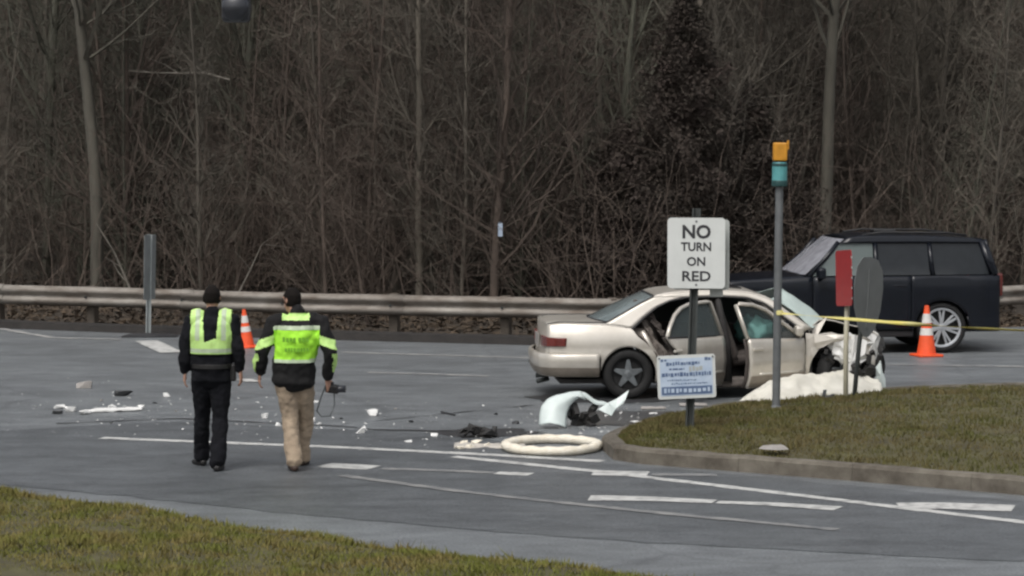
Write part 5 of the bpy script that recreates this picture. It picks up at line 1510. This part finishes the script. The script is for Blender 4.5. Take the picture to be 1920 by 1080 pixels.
# belt and duty gear
MB().lathe([(.198, 1.005), (.204, 1.01), (.204, 1.045), (.198, 1.05)], 28, closed=True).build('belt', 'shoe_black', o1)
o1.children[-1].scale = (1.0, .76, 1); 
MB().box((.205, -.01, .96), (.055, .10, .17)).build('holster', 'shoe_black', o1, bevel=.015)

# investigator in lime banded jacket, camera in right hand
J2 = dict(head=(-.055, .05, 1.665), neck=(-.01, .015, 1.525), chest=(.0, -.005, 1.31), pelvis=(-.04, .0, .945),
          sh_l=(-.21, .0, 1.455), el_l=(-.345, -.04, 1.175), wr_l=(-.375, .05, .945), sh_r=(.215, .0, 1.455), el_r=(.325, -.06, 1.165), wr_r=(.285, .06, .890),
          hip_l=(-.125, 0, .91), kn_l=(-.075, .03, .49), an_l=(-.025, -.14, .10), toe_l=(-.060, .02, .025),
          hip_r=(.045, 0, .91), kn_r=(.055, .20, .50), an_r=(.020, .30, .095), toe_r=(.040, .45, .025))
b2_ = G(553, 884)
o2, j2, V2 = person('person', b2_ + Vector((.02, .13, 0)), 0.0, J2, 'person in lime banded jacket and khaki trousers walking away holding a camera', 'charcoal_cloth', 'khaki_cloth', 'shoe_brown',
    dict(hem=.86, w=1.06, sleeve=1.10, trouser=1.02, collar=.06), turn=.75, hands=dict(l=((-.1, .15, -1), (1, .2, 0), -1), r=((.25, .2, -1), (-.6, .6, .1), 1)), seed=4)
torso = lambda c: abs(c.x - .0) < .222 and c.z > .95
def arm_part(c): return not torso(c)
take('high_visibility_panel', j2, lambda c, n: torso(c) and 1.085 < c.z < 1.395, .005, 'lime_cloth', o2)
take('reflective_band', j2, lambda c, n: torso(c) and 1.385 < c.z < 1.425, .008, 'reflective', o2)
take('reflective_band', j2, lambda c, n: torso(c) and 1.065 < c.z < 1.10, .008, 'reflective', o2)
for s_ in (-1, 1):
    take('sleeve_band', j2, lambda c, n: arm_part(c) and c.x * s_ > 0 and 1.225 < c.z + .35 * (abs(c.x) - .28) < 1.315, .006, 'lime_pale', o2)
    take('sleeve_panel', j2, lambda c, n: c.x * s_ > .345 and .965 < c.z < 1.15 and n.x * math.copysign(1, c.x) > .45, .006, 'lime_pale', o2)
take('collar_band', j2, lambda c, n: 1.478 < c.z < 1.545 and abs(c.x + .01) < .14 - .3 * abs(c.z - 1.51) , .006, 'lime_pale', o2)
for zz, x0, x1 in ((1.295, -.13, .125), (1.195, -.11, .115)):
    m = MB(); x = x0
    while x < x1:
        w = rr2.uniform(.016, .030); m.box((x + w / 2, -.188 + .35 * x * x, zz + rr2.uniform(-.004, .004)), (w, .004, .048 * rr2.uniform(.7, 1)), Matrix.Rotation(.1 * x, 3, 'Y')); x += w + .008
        if zz > 1.25 and abs(x + .0) < .012: x += .02
    m.build('jacket_print', 'lime_print', o2)
# camera held in the right hand, strap hanging
cm = tag(empty('camera_body', o2.location + Vector((.335, .10, .79))), 'black hand held camera with a hanging strap in the walker\'s right hand', 'camera')
cm.rotation_euler = (.1, .1, -.25)
MB().box((0, 0, 0), (.135, .07, .085)).build('housing', 'shoe_black', cm, bevel=.015)
m = MB(); m.tube([(.02, 0, 0), (.13, .01, .012)], [.038, .036], 16); m.build('lens', 'signal_black', cm, smooth=True)
MB().box((-.02, 0, .052), (.05, .05, .03)).build('viewfinder', 'shoe_black', cm, bevel=.008)
m = MB(); m.tube([(-.07, 0, .03), (-.11, -.01, -.10), (-.14, -.02, -.24), (-.09, -.02, -.29), (.0, -.02, -.27), (.035, -.01, -.16), (.02, 0, -.05), (.06, 0, .02)], .007, 6); m.build('strap', 'strap_grey', cm, smooth=True)
